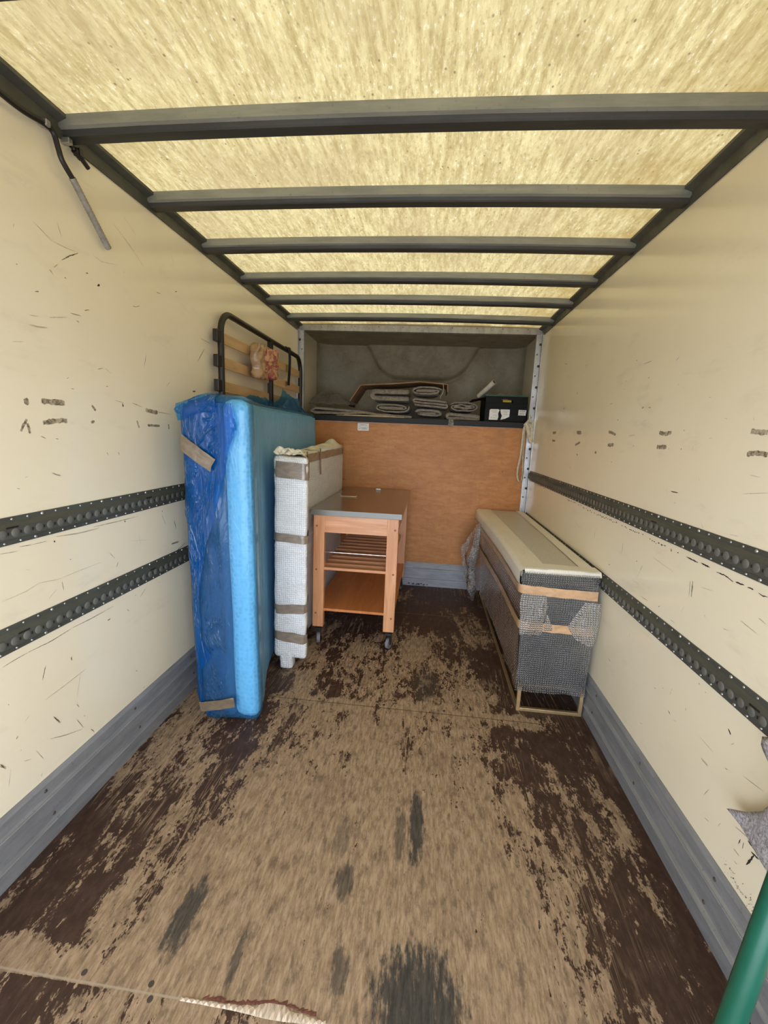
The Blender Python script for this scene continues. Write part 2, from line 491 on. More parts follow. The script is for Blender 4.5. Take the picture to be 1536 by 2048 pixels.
M['scuff_black'] = simple('black_scuff', (0.035, 0.028, 0.020), 0.7, var=.4, scale=120)
def mat_chip():
    n = NT('bare_chip_in_gelcoat'); a = n.noise(n.obj, 90, 4, 0.7); b = n.noise(n.obj, 38, 3, .6)
    col = n.mix(n.step(a, .35, .65), (0.10, 0.075, 0.045), (0.40, 0.33, 0.23))
    col = n.mix(n.step(b, .5, .62, 0, .7), col, (0.52, 0.44, 0.32))
    return n.done(n.bsdf(col, 0.75))
M['chip'] = mat_chip()
M['scuff_red'] = simple('rusty_scuff', (0.19, 0.10, 0.065), 0.7, var=.5, scale=150)

# rubbed marks and chips on the side walls: (kind, width, [(y, z), ...]) in metres
LEFT_SCUFFS=[(1,0.0058,[(1.312,1.816),(1.341,1.838),(1.379,1.861)]),
(0,0.0026,[(1.281,1.858),(1.327,1.858),(1.377,1.863)]),
(0,0.0013,[(1.223,1.884),(1.281,1.858)]),
(0,0.0022,[(1.306,1.92),(1.319,1.883)]),
(0,0.0024,[(1.438,1.88),(1.481,1.874),(1.558,1.891)]),
(0,0.0021,[(1.543,2.026),(1.627,1.986),(1.721,1.931)]),
(0,0.0022,[(1.605,2.072),(1.671,2.034)]),
(1,0.0034,[(1.264,1.773),(1.276,1.764)]),
(1,0.005,[(1.208,1.695),(1.22,1.699)]),
(2,0.0042,[(1.405,1.812),(1.415,1.815)]),
(2,0.0078,[(1.452,1.788),(1.464,1.795)]),
(0,0.0037,[(1.18,1.626),(1.212,1.63)]),
(0,0.004,[(1.249,1.636),(1.315,1.653)]),
(0,0.0056,[(1.328,1.669),(1.368,1.671)]),
(0,0.005,[(1.179,1.599),(1.204,1.599),(1.238,1.604)]),
(1,0.0016,[(1.123,1.542),(1.154,1.548)]),
(1,0.0033,[(1.627,1.773),(1.647,1.775),(1.669,1.786)]),
(0,0.0025,[(1.898,2.061),(1.911,2.021)]),
(0,0.0014,[(1.993,1.688),(2.006,1.606)]),
(1,0.0057,[(2.085,1.648),(2.151,1.717)]),
(1,0.0037,[(2.119,1.762),(2.218,1.755)]),
(1,0.003,[(1.425,1.513),(1.452,1.522)]),
(1,0.0026,[(1.463,1.522),(1.485,1.509)]),
(1,0.0034,[(1.675,1.559),(1.692,1.609)]),
(3,0.0175,[(1.194,1.389),(1.234,1.39),(1.276,1.39)]),
(3,0.0158,[(1.192,1.327),(1.233,1.333),(1.28,1.336)]),
(3,0.0189,[(1.137,1.384),(1.152,1.385)]),
(3,0.009,[(1.118,1.301),(1.14,1.335)]),
(3,0.0083,[(1.141,1.323),(1.146,1.295)]),
(3,0.0166,[(1.669,1.391),(1.709,1.387),(1.747,1.385)]),
(3,0.0098,[(1.677,1.331),(1.757,1.33)]),
(3,0.0089,[(1.387,1.39),(1.403,1.374)]),
(3,0.0089,[(1.378,1.334),(1.394,1.337)]),
(3,0.008,[(1.613,1.347),(1.623,1.32)]),
(1,0.0029,[(1.59,1.414),(1.647,1.402)]),
(1,0.0021,[(1.498,1.416),(1.542,1.411)]),
(2,0.0064,[(1.538,1.409),(1.54,1.395)]),
(2,0.0084,[(2.029,1.501),(2.056,1.503)]),
(1,0.0031,[(1.822,1.501),(1.845,1.522)]),
(3,0.0089,[(1.82,1.339),(1.821,1.318)]),
(1,0.0032,[(1.747,1.388),(1.834,1.383)]),
(0,0.0035,[(1.159,1.841),(1.163,1.852)]),
(1,0.0027,[(1.156,1.749),(1.161,1.75)]),
(1,0.0044,[(1.317,1.77),(1.323,1.768)]),
(1,0.003,[(1.18,1.287),(1.197,1.28)]),
(1,0.0036,[(1.232,1.28),(1.241,1.278)]),
(1,0.0043,[(1.388,1.693),(1.407,1.7)]),
(1,0.0042,[(1.351,1.652),(1.36,1.65)]),
(1,0.0021,[(1.295,1.798),(1.281,1.785)]),
(1,0.0057,[(1.913,1.911),(1.93,1.917)]),
(1,0.0036,[(1.778,1.867),(1.807,1.871)]),
(1,0.0037,[(1.306,1.438),(1.317,1.437)]),
(1,0.0041,[(1.46,1.461),(1.47,1.462)]),
(1,0.0018,[(1.292,1.465),(1.301,1.471)]),
(1,0.0019,[(1.019,0.969),(1.067,0.964)]),
(1,0.0023,[(1.076,0.975),(1.113,0.971)]),
(1,0.002,[(1.119,0.971),(1.165,0.97)]),
(0,0.0043,[(1.199,0.976),(1.285,0.967),(1.377,0.965)]),
(1,0.0029,[(1.353,0.975),(1.468,0.971),(1.585,0.969)]),
(2,0.0065,[(1.192,0.965),(1.191,0.959)]),
(2,0.006,[(1.508,0.966),(1.508,0.96)]),
(2,0.0057,[(1.744,0.965),(1.743,0.959)]),
(0,0.0019,[(1.01,0.836),(1.081,0.839),(1.125,0.85)]),
(0,0.0029,[(1.125,0.85),(1.193,0.838)]),
(0,0.0022,[(1.193,0.838),(1.271,0.84),(1.376,0.84)]),
(1,0.0017,[(1.152,0.789),(1.183,0.808)]),
(1,0.0029,[(1.204,0.826),(1.208,0.797)]),
(1,0.0035,[(1.448,0.799),(1.456,0.816)]),
(1,0.0035,[(1.738,0.952),(1.762,0.9)]),
(2,0.0042,[(1.83,0.905),(1.84,0.863)]),
(1,0.0123,[(1.799,0.8),(1.861,0.797)]),
(2,0.0032,[(1.821,0.752),(1.909,0.776)]),
(1,0.0026,[(0.988,0.65),(1.023,0.653),(1.063,0.653)]),
(1,0.0037,[(1.066,0.654),(1.139,0.65),(1.219,0.655)]),
(1,0.0028,[(1.23,0.656),(1.308,0.653),(1.417,0.655)]),
(4,0.0041,[(1.101,0.541),(1.117,0.582)]),
(1,0.0017,[(1.102,0.473),(1.179,0.477),(1.267,0.484)]),
(0,0.0013,[(1.245,0.488),(1.219,0.405)]),
(1,0.0078,[(1.382,0.613),(1.396,0.613)]),
(1,0.0038,[(1.44,1.229),(1.447,1.219)]),
(1,0.0039,[(1.498,1.229),(1.503,1.218)]),
(0,0.0038,[(1.115,1.169),(1.126,1.172)]),
(0,0.0074,[(1.207,1.176),(1.237,1.165)]),
(1,0.003,[(1.088,1.142),(1.096,1.14)]),
(0,0.0032,[(1.579,0.9),(1.591,0.854)]),
(0,0.0022,[(1.531,0.88),(1.641,0.858)]),
(1,0.0043,[(1.242,0.889),(1.248,0.888)]),
(1,0.0031,[(1.497,0.602),(1.487,0.614)]),
(1,0.0027,[(1.567,0.633),(1.606,0.658)]),
(2,0.0053,[(1.541,0.652),(1.54,0.65)]),
(2,0.0052,[(1.699,0.652),(1.699,0.65)]),
(0,0.0023,[(1.086,0.905),(1.104,0.897)]),
(0,0.0049,[(1.417,0.863),(1.441,0.836)]),
(1,0.0023,[(1.107,0.332),(1.162,0.304),(1.228,0.277)]),
(1,0.0029,[(1.21,0.328),(1.234,0.279)]),
(1,0.0035,[(1.265,0.25),(1.279,0.227)]),
(0,0.0134,[(1.127,0.398),(1.147,0.364)]),
(0,0.0016,[(0.963,0.291),(0.975,0.339)]),
(0,0.0037,[(1.013,0.33),(1.038,0.318)]),
(1,0.0064,[(1.0,0.416),(1.006,0.42)]),
(0,0.0021,[(1.028,0.446),(1.048,0.459)]),
(1,0.0064,[(1.212,0.559),(1.213,0.546)]),
(1,0.0028,[(1.216,0.382),(1.224,0.365)]),
(0,0.0117,[(0.947,0.374),(0.96,0.35)]),
(1,0.0022,[(1.062,0.235),(1.067,0.244)]),
(1,0.0024,[(1.009,0.37),(1.011,0.372)]),
(1,0.0017,[(1.056,0.331),(1.077,0.285)]),
(1,0.0031,[(0.99,0.535),(0.992,0.531)]),
(1,0.0039,[(1.242,0.321),(1.245,0.316)]),
(2,0.0051,[(1.515,0.332),(1.519,0.327)]),
(2,0.0047,[(1.553,0.23),(1.558,0.233)])]
RIGHT_SCUFFS=[(3,0.0182,[(3.142,1.394),(3.061,1.394)]),
(3,0.0228,[(2.645,1.393),(2.568,1.39)]),
(3,0.0139,[(2.191,1.393),(2.107,1.379)]),
(3,0.0159,[(1.726,1.385),(1.683,1.379),(1.644,1.385)]),
(3,0.0137,[(3.133,1.341),(3.059,1.34)]),
(3,0.0134,[(2.648,1.32),(2.568,1.337)]),
(3,0.0171,[(2.181,1.328),(2.11,1.332)]),
(3,0.0158,[(1.728,1.332),(1.662,1.332)]),
(3,0.0157,[(1.26,1.385),(1.227,1.381),(1.201,1.381)]),
(3,0.0149,[(1.259,1.323),(1.225,1.328),(1.187,1.326)]),
(2,0.0087,[(2.6,1.27),(2.585,1.261)]),
(3,0.0137,[(2.333,1.292),(2.309,1.287)]),
(2,0.0046,[(1.569,1.331),(1.567,1.326)]),
(2,0.0045,[(1.57,1.393),(1.568,1.388)]),
(2,0.0049,[(1.918,1.333),(1.917,1.329)]),
(2,0.0036,[(1.646,1.328),(1.645,1.325)]),
(1,0.0035,[(1.692,1.634),(1.669,1.645)]),
(0,0.0053,[(1.932,1.661),(1.865,1.663)]),
(0,0.0056,[(1.977,1.373),(1.917,1.376)]),
(1,0.0053,[(1.876,1.598),(1.864,1.602)]),
(1,0.0052,[(2.08,1.61),(2.073,1.613)]),
(1,0.0046,[(2.119,1.604),(2.113,1.607)]),
(1,0.0045,[(2.081,1.581),(2.076,1.576)]),
(1,0.0089,[(2.725,1.63),(2.709,1.612)]),
(1,0.004,[(2.22,1.522),(2.188,1.524)]),
(1,0.0068,[(1.891,1.481),(1.876,1.488)]),
(0,0.0079,[(1.837,1.482),(1.817,1.48)]),
(1,0.0026,[(1.465,1.489),(1.455,1.49)]),
(1,0.0035,[(1.65,1.552),(1.648,1.547)]),
(1,0.0054,[(3.046,1.84),(2.981,1.827)]),
(0,0.0075,[(2.637,1.762),(2.601,1.764)]),
(1,0.0064,[(1.999,1.689),(1.993,1.683)]),
(5,0.0072,[(3.506,0.998),(3.156,1.0)]),
(5,0.0074,[(2.675,0.992),(2.439,0.993),(2.263,0.987)]),
(5,0.0072,[(2.24,0.988),(2.112,0.989),(1.963,0.99)]),
(5,0.0062,[(1.937,0.99),(1.804,0.991),(1.721,0.993)]),
(5,0.0061,[(1.68,0.986),(1.619,0.985),(1.563,0.988)]),
(2,0.0046,[(1.531,0.989),(1.526,0.979)]),
(2,0.0039,[(1.494,0.985),(1.484,0.986)]),
(2,0.0052,[(1.441,0.985),(1.378,0.984)]),
(2,0.006,[(1.364,0.988),(1.322,0.986)]),
(2,0.0043,[(1.29,0.982),(1.255,0.984),(1.219,0.977)]),
(2,0.0053,[(1.21,0.98),(1.178,0.982)]),
(2,0.0052,[(1.166,0.981),(1.145,0.982)]),
(2,0.0042,[(1.127,0.98),(1.116,0.977),(1.097,0.98)]),
(1,0.0043,[(1.883,0.874),(1.883,0.922)]),
(1,0.0021,[(1.393,0.865),(1.399,0.917)]),
(2,0.0037,[(1.381,0.87),(1.387,0.921)]),
(1,0.0034,[(2.198,0.865),(2.19,0.919)]),
(2,0.0061,[(1.989,0.793),(1.982,0.793)]),
(1,0.0026,[(1.712,0.853),(1.699,0.877)]),
(0,0.0114,[(1.587,1.181),(1.545,1.181)]),
(1,0.0046,[(1.556,1.147),(1.551,1.145)]),
(0,0.0039,[(1.374,1.423),(1.363,1.421)]),
(0,0.0025,[(1.431,1.365),(1.416,1.367)]),
(0,0.0033,[(1.505,1.34),(1.505,1.324)]),
(1,0.0069,[(2.111,1.447),(2.1,1.442)]),
(0,0.0033,[(1.868,1.43),(1.836,1.435)]),
(1,0.0097,[(2.959,1.545),(2.932,1.549)]),
(0,0.0036,[(1.261,1.421),(1.257,1.41)]),
(0,0.0035,[(1.233,1.269),(1.197,1.266)]),
(0,0.0017,[(1.25,1.217),(1.162,1.231)]),
(0,0.007,[(2.122,1.254),(2.102,1.251)]),
(0,0.0091,[(2.704,1.198),(2.673,1.175)]),
(0,0.0107,[(3.198,1.267),(3.155,1.216)]),
(0,0.0021,[(1.446,1.242),(1.441,1.232)]),
(0,0.0024,[(1.622,1.189),(1.609,1.163)]),
(0,0.0031,[(1.396,1.106),(1.384,1.092)]),
(0,0.0032,[(1.265,1.099),(1.232,1.102)]),
(1,0.0026,[(1.672,0.76),(1.623,0.761)]),
(1,0.0058,[(1.548,0.768),(1.542,0.774)]),
(1,0.0027,[(1.467,0.756),(1.442,0.755)]),
(1,0.0021,[(1.309,0.842),(1.3,0.838)]),
(1,0.0015,[(1.167,0.887),(1.107,0.879)]),
(1,0.002,[(1.11,0.919),(1.086,0.914)]),
(2,0.0046,[(1.396,0.462),(1.382,0.457)]),
(2,0.0037,[(1.133,0.588),(1.121,0.582)]),
(1,0.0029,[(1.312,0.528),(1.312,0.519)]),
(1,0.0015,[(1.401,0.516),(1.394,0.546)]),
(2,0.0031,[(1.277,0.636),(1.271,0.635)]),
(2,0.0027,[(1.244,0.628),(1.24,0.628)]),
(0,0.0022,[(1.731,0.811),(1.698,0.874)]),
(0,0.0038,[(1.361,0.45),(1.346,0.457)]),
(0,0.0037,[(1.715,0.57),(1.713,0.596)]),
(1,0.0036,[(1.864,0.394),(1.838,0.392)]),
(1,0.0029,[(1.494,0.486),(1.482,0.486)]),
(1,0.0024,[(1.448,0.515),(1.44,0.513)]),
(0,0.0015,[(1.419,0.802),(1.405,0.832)]),
(0,0.0032,[(1.222,0.838),(1.199,0.842)]),
(0,0.0017,[(1.344,0.917),(1.286,0.924)]),
(0,0.0018,[(1.742,0.8),(1.697,0.794)]),
(0,0.0025,[(1.769,0.255),(1.804,0.288)]),
(0,0.0016,[(1.639,0.928),(1.496,0.916)]),
(1,0.0018,[(1.113,0.557),(1.105,0.568)]),
(1,0.003,[(1.546,0.306),(1.53,0.313)]),
(2,0.0046,[(1.752,0.879),(1.745,0.879)]),
(2,0.0048,[(1.989,0.792),(1.982,0.791)]),
(2,0.0038,[(1.134,0.59),(1.122,0.579)]),
(2,0.0055,[(1.003,0.373),(0.99,0.373),(0.976,0.37)]),
(2,0.0054,[(0.988,0.357),(0.964,0.362)]),
(2,0.0063,[(0.993,0.313),(0.985,0.336),(0.978,0.357)]),
(2,0.0092,[(0.981,0.399),(0.974,0.413)]),
(2,0.006,[(0.962,0.393),(0.956,0.401)]),
(1,0.0016,[(1.047,0.368),(1.005,0.38)]),
(0,0.0011,[(1.057,0.511),(0.991,0.526)]),
(0,0.0013,[(1.232,0.49),(1.169,0.488)]),
(1,0.0022,[(1.153,0.289),(1.133,0.294)]),
(2,0.0033,[(1.024,0.355),(1.027,0.337)]),
(1,0.0028,[(1.013,0.338),(1.013,0.357)]),
(1,0.0024,[(1.038,0.311),(1.018,0.311)]),
(1,0.0041,[(1.027,0.283),(1.019,0.285)]),
(0,0.0045,[(1.209,0.435),(1.176,0.436)]),
(0,0.0036,[(1.173,0.345),(1.157,0.38)]),
(0,0.0043,[(1.118,0.481),(1.109,0.484)]),
(0,0.0035,[(1.101,0.312),(1.093,0.331)]),
(1,0.0035,[(1.028,0.234),(1.027,0.235)]),
(0,0.0036,[(1.039,0.232),(1.038,0.235)]),
(2,0.0032,[(0.963,0.244),(0.96,0.246)]),
(0,0.0015,[(1.063,0.242),(1.061,0.244)]),
(2,0.0016,[(0.956,0.247),(0.955,0.248)]),
(0,0.0013,[(0.989,0.232),(0.986,0.238)]),
(1,0.0013,[(0.948,0.237),(0.946,0.238)]),
(2,0.0017,[(0.985,0.234),(0.983,0.236)]),
(1,0.0021,[(1.05,0.245),(1.048,0.25)]),
(2,0.0029,[(1.021,0.237),(1.018,0.243)]),
(1,0.0029,[(1.062,0.216),(1.059,0.217)]),
(1,0.0021,[(1.021,0.227),(1.018,0.228)]),
(1,0.0023,[(1.022,0.237),(1.019,0.241)]),
(1,0.0016,[(1.007,0.231),(1.005,0.232)]),
(0,0.0036,[(0.997,0.233),(0.994,0.238)]),
(2,0.0017,[(0.944,0.234),(0.944,0.236)]),
(2,0.0017,[(0.96,0.235),(0.959,0.238)]),
(0,0.0035,[(1.035,0.246),(1.032,0.251)]),
(1,0.0025,[(0.956,0.241),(0.954,0.241)]),
(0,0.0029,[(1.03,0.251),(1.027,0.254)]),
(1,0.0026,[(0.964,0.23),(0.961,0.234)]),
(0,0.0017,[(1.061,0.253),(1.059,0.258)]),
(0,0.0016,[(1.008,0.231),(1.005,0.236)]),
(1,0.0032,[(0.948,0.24),(0.945,0.244)]),
(1,0.0024,[(1.054,0.244),(1.051,0.246)]),
(0,0.0022,[(1.07,0.247),(1.068,0.251)]),
(2,0.0016,[(0.949,0.225),(0.946,0.229)]),
(2,0.0032,[(1.018,0.257),(1.017,0.257)]),
(2,0.0017,[(1.006,0.227),(1.004,0.227)]),
(2,0.0028,[(0.951,0.238),(0.949,0.241)]),
(0,0.002,[(1.003,0.233),(1.001,0.238)]),
(1,0.002,[(1.053,0.255),(1.051,0.258)]),
(2,0.0033,[(0.963,0.251),(0.961,0.254)]),
(2,0.0021,[(0.977,0.238),(0.975,0.24)]),
(1,0.0031,[(0.967,0.22),(0.966,0.223)]),
(0,0.0014,[(1.027,0.25),(1.024,0.252)]),
(1,0.0012,[(0.942,0.229),(0.941,0.233)]),
(1,0.0025,[(0.964,0.26),(0.962,0.263)]),
(0,0.0026,[(0.967,0.246),(0.965,0.248)]),
(1,0.002,[(1.023,0.251),(1.019,0.254)]),
(2,0.0035,[(0.975,0.236),(0.973,0.239)]),
(2,0.0028,[(1.027,0.234),(1.025,0.236)]),
(2,0.0028,[(1.013,0.238),(1.01,0.238)]),
(1,0.0033,[(0.986,0.232),(0.984,0.232)]),
(0,0.003,[(1.046,0.239),(1.044,0.24)]),
(1,0.0034,[(0.974,0.236),(0.972,0.24)]),
(0,0.0031,[(1.032,0.242),(1.029,0.245)]),
(1,0.0034,[(1.002,0.229),(1.001,0.234)]),
(2,0.0033,[(0.991,0.231),(0.991,0.234)]),
(2,0.0036,[(1.002,0.236),(1.001,0.239)]),
(1,0.003,[(0.943,0.245),(0.942,0.245)]),
(0,0.003,[(1.025,0.251),(1.022,0.255)]),
(2,0.0026,[(0.951,0.226),(0.95,0.23)]),
(0,0.0019,[(1.036,0.251),(1.035,0.251)]),
(2,0.0018,[(0.992,0.256),(0.989,0.262)]),
(1,0.002,[(0.961,0.249),(0.958,0.249)]),
(2,0.0029,[(1.037,0.248),(1.035,0.254)]),
(1,0.0023,[(0.961,0.249),(0.958,0.251)]),
(0,0.0013,[(1.056,0.24),(1.052,0.242)]),
(0,0.0022,[(1.05,0.221),(1.047,0.226)])]
# ------------------------------------------------------------------ the load-bay shell
rng = random.Random(7)

def scuff_polys(mb, side, marks):
    """paint chips and rubbed marks: thin ragged flakes standing on the wall face"""
    off = 0.0006
    def P(y, z): return (side * (W - off), y, z)
    def ragged(pts, w, mi, wob):
        # resample the path
        L = [Vector((a, b)) for a, b in pts]
        tot = sum((q - p).length for p, q in zip(L, L[1:])) or 1e-4
        n = max(3, min(26, int(tot / max(w * 0.45, 0.004))))
        out = []
        for i in range(n + 1):
            t = tot * i / n; k = 0
            while k < len(L) - 2 and t > (L[k+1] - L[k]).length:
                t -= (L[k+1] - L[k]).length; k += 1
            seg = (L[k+1] - L[k]); ln = seg.length or 1e-6
            p = L[k] + seg * min(t / ln, 1)
            nr = Vector((-seg.y, seg.x)) / ln
            e = min(1, (0.8 if mi == 4 else 0.35) + 2.2 * min(i, n - i) / n)
            wu = w * 0.5 * e * rng.uniform(1 - wob, 1 + wob * .5); wd = w * 0.5 * e * rng.uniform(1 - wob, 1 + wob * .5)
            out.append((p + nr * wu, p - nr * wd))
        v = []
        for a, b in out: v += [P(a.x, a.y), P(b.x, b.y)]
        f = [(2*i, 2*i+1, 2*i+3, 2*i+2) for i in range(n)]
        if side > 0: f = [q[::-1] for q in f]
        mb.add(v, f, mi)
    for kind, w, pts in marks:
        pts = [(a, b) for a, b in pts]
        if kind == 0:
            L = [Vector(p) for p in pts]; tot = sum((q - p).length for p, q in zip(L, L[1:]))
            for k in range(3 if w > 0.004 else 2):
                o = rng.uniform(-.35, .35) * w
                ragged([(a + rng.uniform(-.3, .3) * w, b + o) for a, b in pts], max(0.0008, w * 0.28), 1, .8)
        elif kind == 1:
            ragged(pts, max(0.001, w * 0.6), 2, .7)
            ragged([(a + rng.uniform(-.5, .5) * w, b + rng.uniform(-.7, .7) * w) for a, b in pts], max(.0007, w * 0.25), 1, .8)
        elif kind == 2:
            ragged(pts, w * 0.9, 3, .6)
        elif kind == 3:
            ragged(pts, w, 4, .35)
        elif kind == 4:
            ragged(pts, w * .8, 5, .8)
        elif kind == 5:
            L = pts
            for (a, b), (c, d) in zip(L, L[1:]):
                n = max(3, int(math.hypot(c - a, d - b) / (w * 2.3)))
                for i in range(n):
                    if rng.random() < .22: continue
                    t0 = (i + rng.uniform(0, .2)) / n; t1 = (i + rng.uniform(.5, .95)) / n
                    j = rng.uniform(-.5, .5) * w
                    ragged([(a + (c-a)*t0, b + (d-b)*t0 + j), (a + (c-a)*t1, b + (d-b)*t1 + j)], w * rng.uniform(.5, .9), 3, .6)

WALLM = [M['wall'], M['scuff_faint'], M['scuff_brown'], M['scuff_black'], M['chip'], M['scuff_red']]
for side, name, marks in ((-1, 'wall_left', LEFT_SCUFFS), (1, 'wall_right', RIGHT_SCUFFS)):
    m = MB()
    a, b = sorted((side * W, side * (W + 0.03)))
    m.box((a, REAR, -0.03), (b, BACK + 0.05, H + 0.06))
    scuff_polys(m, side, marks)
    struct(m.build(name, WALLM))

m = MB(); m.box((-W, REAR, -0.03), (W, D + 0.02, 0.0))
# splintered board edge at the near joint
def flake(pts, h, mi):
    c = Vector((sum(p[0] for p in pts) / len(pts), sum(p[1] for p in pts) / len(pts), h))
    v = [(p[0], p[1], 0.0006) for p in pts] + [tuple(c)]
    m.add(v, [(i, (i + 1) % len(pts), len(pts)) for i in range(len(pts))], mi)
r2 = random.Random(3)
up_, dn_ = [], []
for i in range(25):
    x = -0.36 + 0.35 * i / 24
    wdt = 0.002 + 0.014 * exp(-((x + 0.13) / 0.07) ** 2) + r2.uniform(0, 0.002)
    up_.append((x, 0.747 + wdt * r2.uniform(.6, 1.2))); dn_.append((x, 0.742 - 0.35 * wdt))
for i in range(24): flake([dn_[i], dn_[i+1], up_[i+1], up_[i]], 0.0025 + r2.uniform(0, .002), 1)
for i in range(26):
    x = -0.31 + 0.26 * i / 25
    y0 = 0.751 + 0.013 * exp(-((x + 0.13) / 0.07) ** 2)
    flake([(x, y0), (x + 0.016, y0), (x + 0.015, y0 + r2.uniform(.003, .012)), (x + .002, y0 + r2.uniform(.002, .010))], .0012, 2)
M['splinter'] = simple('raw_splintered_wood', (0.62, 0.50, 0.39), 0.8, var=.4, scale=60, stretch=(3, .6, 1))
M['redfilm'] = simple('red_brown_film_edge', (0.15, 0.055, 0.04), 0.7, var=.4, scale=80)
for (xx, yy) in ((-0.62, 0.762), (-0.445, 0.762), (-0.43, 0.735), (-0.19, 0.72), (0.0, 0.72), (-0.33, 1.915 + .02), (0.0, 1.94), (0.3, 1.94)):
    m.cyl((xx, yy, 0), (xx, yy, 0.0008), 0.007, 10, 3)
struct(m.build('floor', [M['floor'], M['splinter'], M['redfilm'], M['rust']]))

def roof_z(x): return 2.219 + 0.012 * (1 - x * x)
m = MB()
m.sheet(lambda u, v: (-1.02 + 2.04 * u, REAR + (D + 0.02 - REAR) * v, roof_z(-1.02 + 2.04 * u)), 24, 4)
struct(m.build('ceiling', M['roof']))

m = MB(); m.box((-W, D, 0.0), (W, D + 0.018, 1.43))
r2 = random.Random(11)
struct(m.build('wall_back', M['ply']))

# far shell of the over-cab peak with a moulded U-shaped relief
m = MB()
def peak_pt(u, v):
    x = -W + 2 * W * u; z = SHELF + (2.2 - SHELF) * v
    xc = x - 0.03
    top = 1.887
    hw = 0.405 + 0.586 * (z - 1.95)
    d1 = (z - top) - 0.055 * max(0, (abs(xc) - 0.20) / 0.17) ** 2.2
    d2 = hw - abs(xc)
    ins = min(d1, d2)
    k = sstep(ins, -0.012, 0.022)
    y = BACK - 0.045 * k + 0.022 * exp(-((ins + 0.020) / 0.014) ** 2)
    e = 0.16
    for s in (x + W, W - x):
        if s < e: y -= (e - sqrt(max(0, e*e - (e - s) ** 2))) * 0.8
    y += 0.004 * nz(x * 3, z * 3, 2)
    return (x, y, z)
m.sheet(peak_pt, 100, 44)
m.box((-W, D + 0.001, 2.196), (W, BACK + 0.05, 2.24))
m.box((-W, BACK + 0.03, SHELF - 0.05), (W, BACK + 0.05, 2.2))
struct(m.build('wall_far', M['peak']))

# kick plates
def kick_prof():
    return [(0.0, 0.0), (0.014, 0.0), (0.014, 0.056), (0.020, 0.061), (0.020, 0.067), (0.012, 0.072),
            (0.012, 0.150), (0.019, 0.155), (0.019, 0.161), (0.012, 0.166), (0.012, 0.204), (0.004, 0.217), (0.0, 0.217)]
for side, name in ((-1, 'baseboard_left'), (1, 'baseboard_right')):
    m = MB()
    m.prof([(side * (W - p), q) for p, q in kick_prof()], REAR, D, 'Y', 0, True)
    for zc in (0.064, 0.158):
        m.bar((side * (W - 0.0205), REAR, zc), (side * (W - 0.0205), D, zc), 0.002, 0.004, (0, 0, 1), 1)
    yy = -0.2
    while yy < 3.6:
        m.dome((side * (W - 0.012), yy, 0.185), (-side, 0, 0), 0.006, 0.003, 8, 2)
        m.dome((side * (W - 0.012), yy + .02, 0.085), (-side, 0, 0), 0.006, 0.003, 8, 2)
        yy += 0.42
    struct(m.build(name, [M['kick'], M['kick_edge'], M['rust']]))
m = MB()
m.prof([(D - p, q) for p, q in kick_prof()], -W + 0.02, W - 0.02, 'X', 0, True)
for zc in (0.064, 0.158):
    m.bar((-W + .02, D - 0.0205, zc), (W - .02, D - 0.0205, zc), 0.002, 0.004, (0, 0, 1), 1)
# torn sealant along the floor joint
r2 = random.Random(5)
for i in range(14):
    x = 0.03 + i * 0.013 + r2.uniform(-.004, .004)
    m.box((x, D - 0.0165, 0.006 + r2.uniform(0, .012)), (x + r2.uniform(.008, .02), D - 0.0138, 0.012 + r2.uniform(0, .014)), 2)
M['kick_back'] = mat_alu('pale_kick_plate', (0.34, 0.345, 0.36), 0.45, 0.3, (0.6, 0.6, 3))
struct(m.build('baseboard_back', [M['kick_back'], M['kick_edge'], M['rust']]))

# roof bows
for i, yb in enumerate((-0.30, 0.11, 0.522, 0.905, 1.333, 1.739, 2.144, 2.574, 2.973, 3.40)):
    m = MB()
    pr = [(0.0, 2.217), (0.0, 2.187), (0.010, 2.183), (0.014, 2.173), (0.018, 2.169), (0.055, 2.169), (0.058, 2.172),
          (0.058, 2.178), (0.040, 2.179), (0.030, 2.186), (0.030, 2.217)]
    ph = i * 1.7
    def warp(t, p, q, ph=ph):
        dent = 0.0022 * max(0, nz(t * 4 + ph, 1.3, 0)) if q < 2.19 else 0
        return (t, yb + p, q + 0.0115 * (1 - t * t) + dent)
    m.prof(pr, -W + 0.002, W - 0.002, 'X', 0, True, 40, warp)
    np_ = len(pr)
    for fi in range(40 * np_):                       # underside shade is put into the flange colour
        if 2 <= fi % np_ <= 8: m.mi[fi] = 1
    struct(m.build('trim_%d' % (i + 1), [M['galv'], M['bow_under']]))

# added half-raised roller door, unseen behind the camera, to shade the upper walls
m = MB()
zz = 1.70
while zz < 2.2:
    m.prof([(REAR - .012, zz), (REAR - .020, zz + .008), (REAR - .020, zz + .042), (REAR - .012, zz + .050), (REAR, zz + .050), (REAR, zz)], -W, W, 'X', 0, True)
    zz += .051
m.box((-W, REAR - .03, 1.665), (W, REAR + .005, 1.70), 1)
struct(m.build('added_shade_door', [M['wall'], M['cove']]))

# cove angles where walls meet roof
for k, side in enumerate((-1, 1)):
    m = MB()
    pr = [(0, 2.160), (0.006, 2.160), (0.008, 2.196), (0.034, 2.206), (0.034, 2.2165), (0, 2.2165)]
    m.prof([(side * (W - p), q) for p, q in pr], REAR, D, 'Y', 0, True)
    for yb in (0.928, 1.333, 1.739, 2.144, 2.574, 2.973, 3.40):
        for dy in (0.015, 0.045):
            m.dome((side * (W - 0.0075), yb + dy, 2.180), (-side, 0, 0.1), 0.005, 0.003, 8, 1)
    struct(m.build('trim_%d' % (11 + k), [M['cove'], M['rust']]))

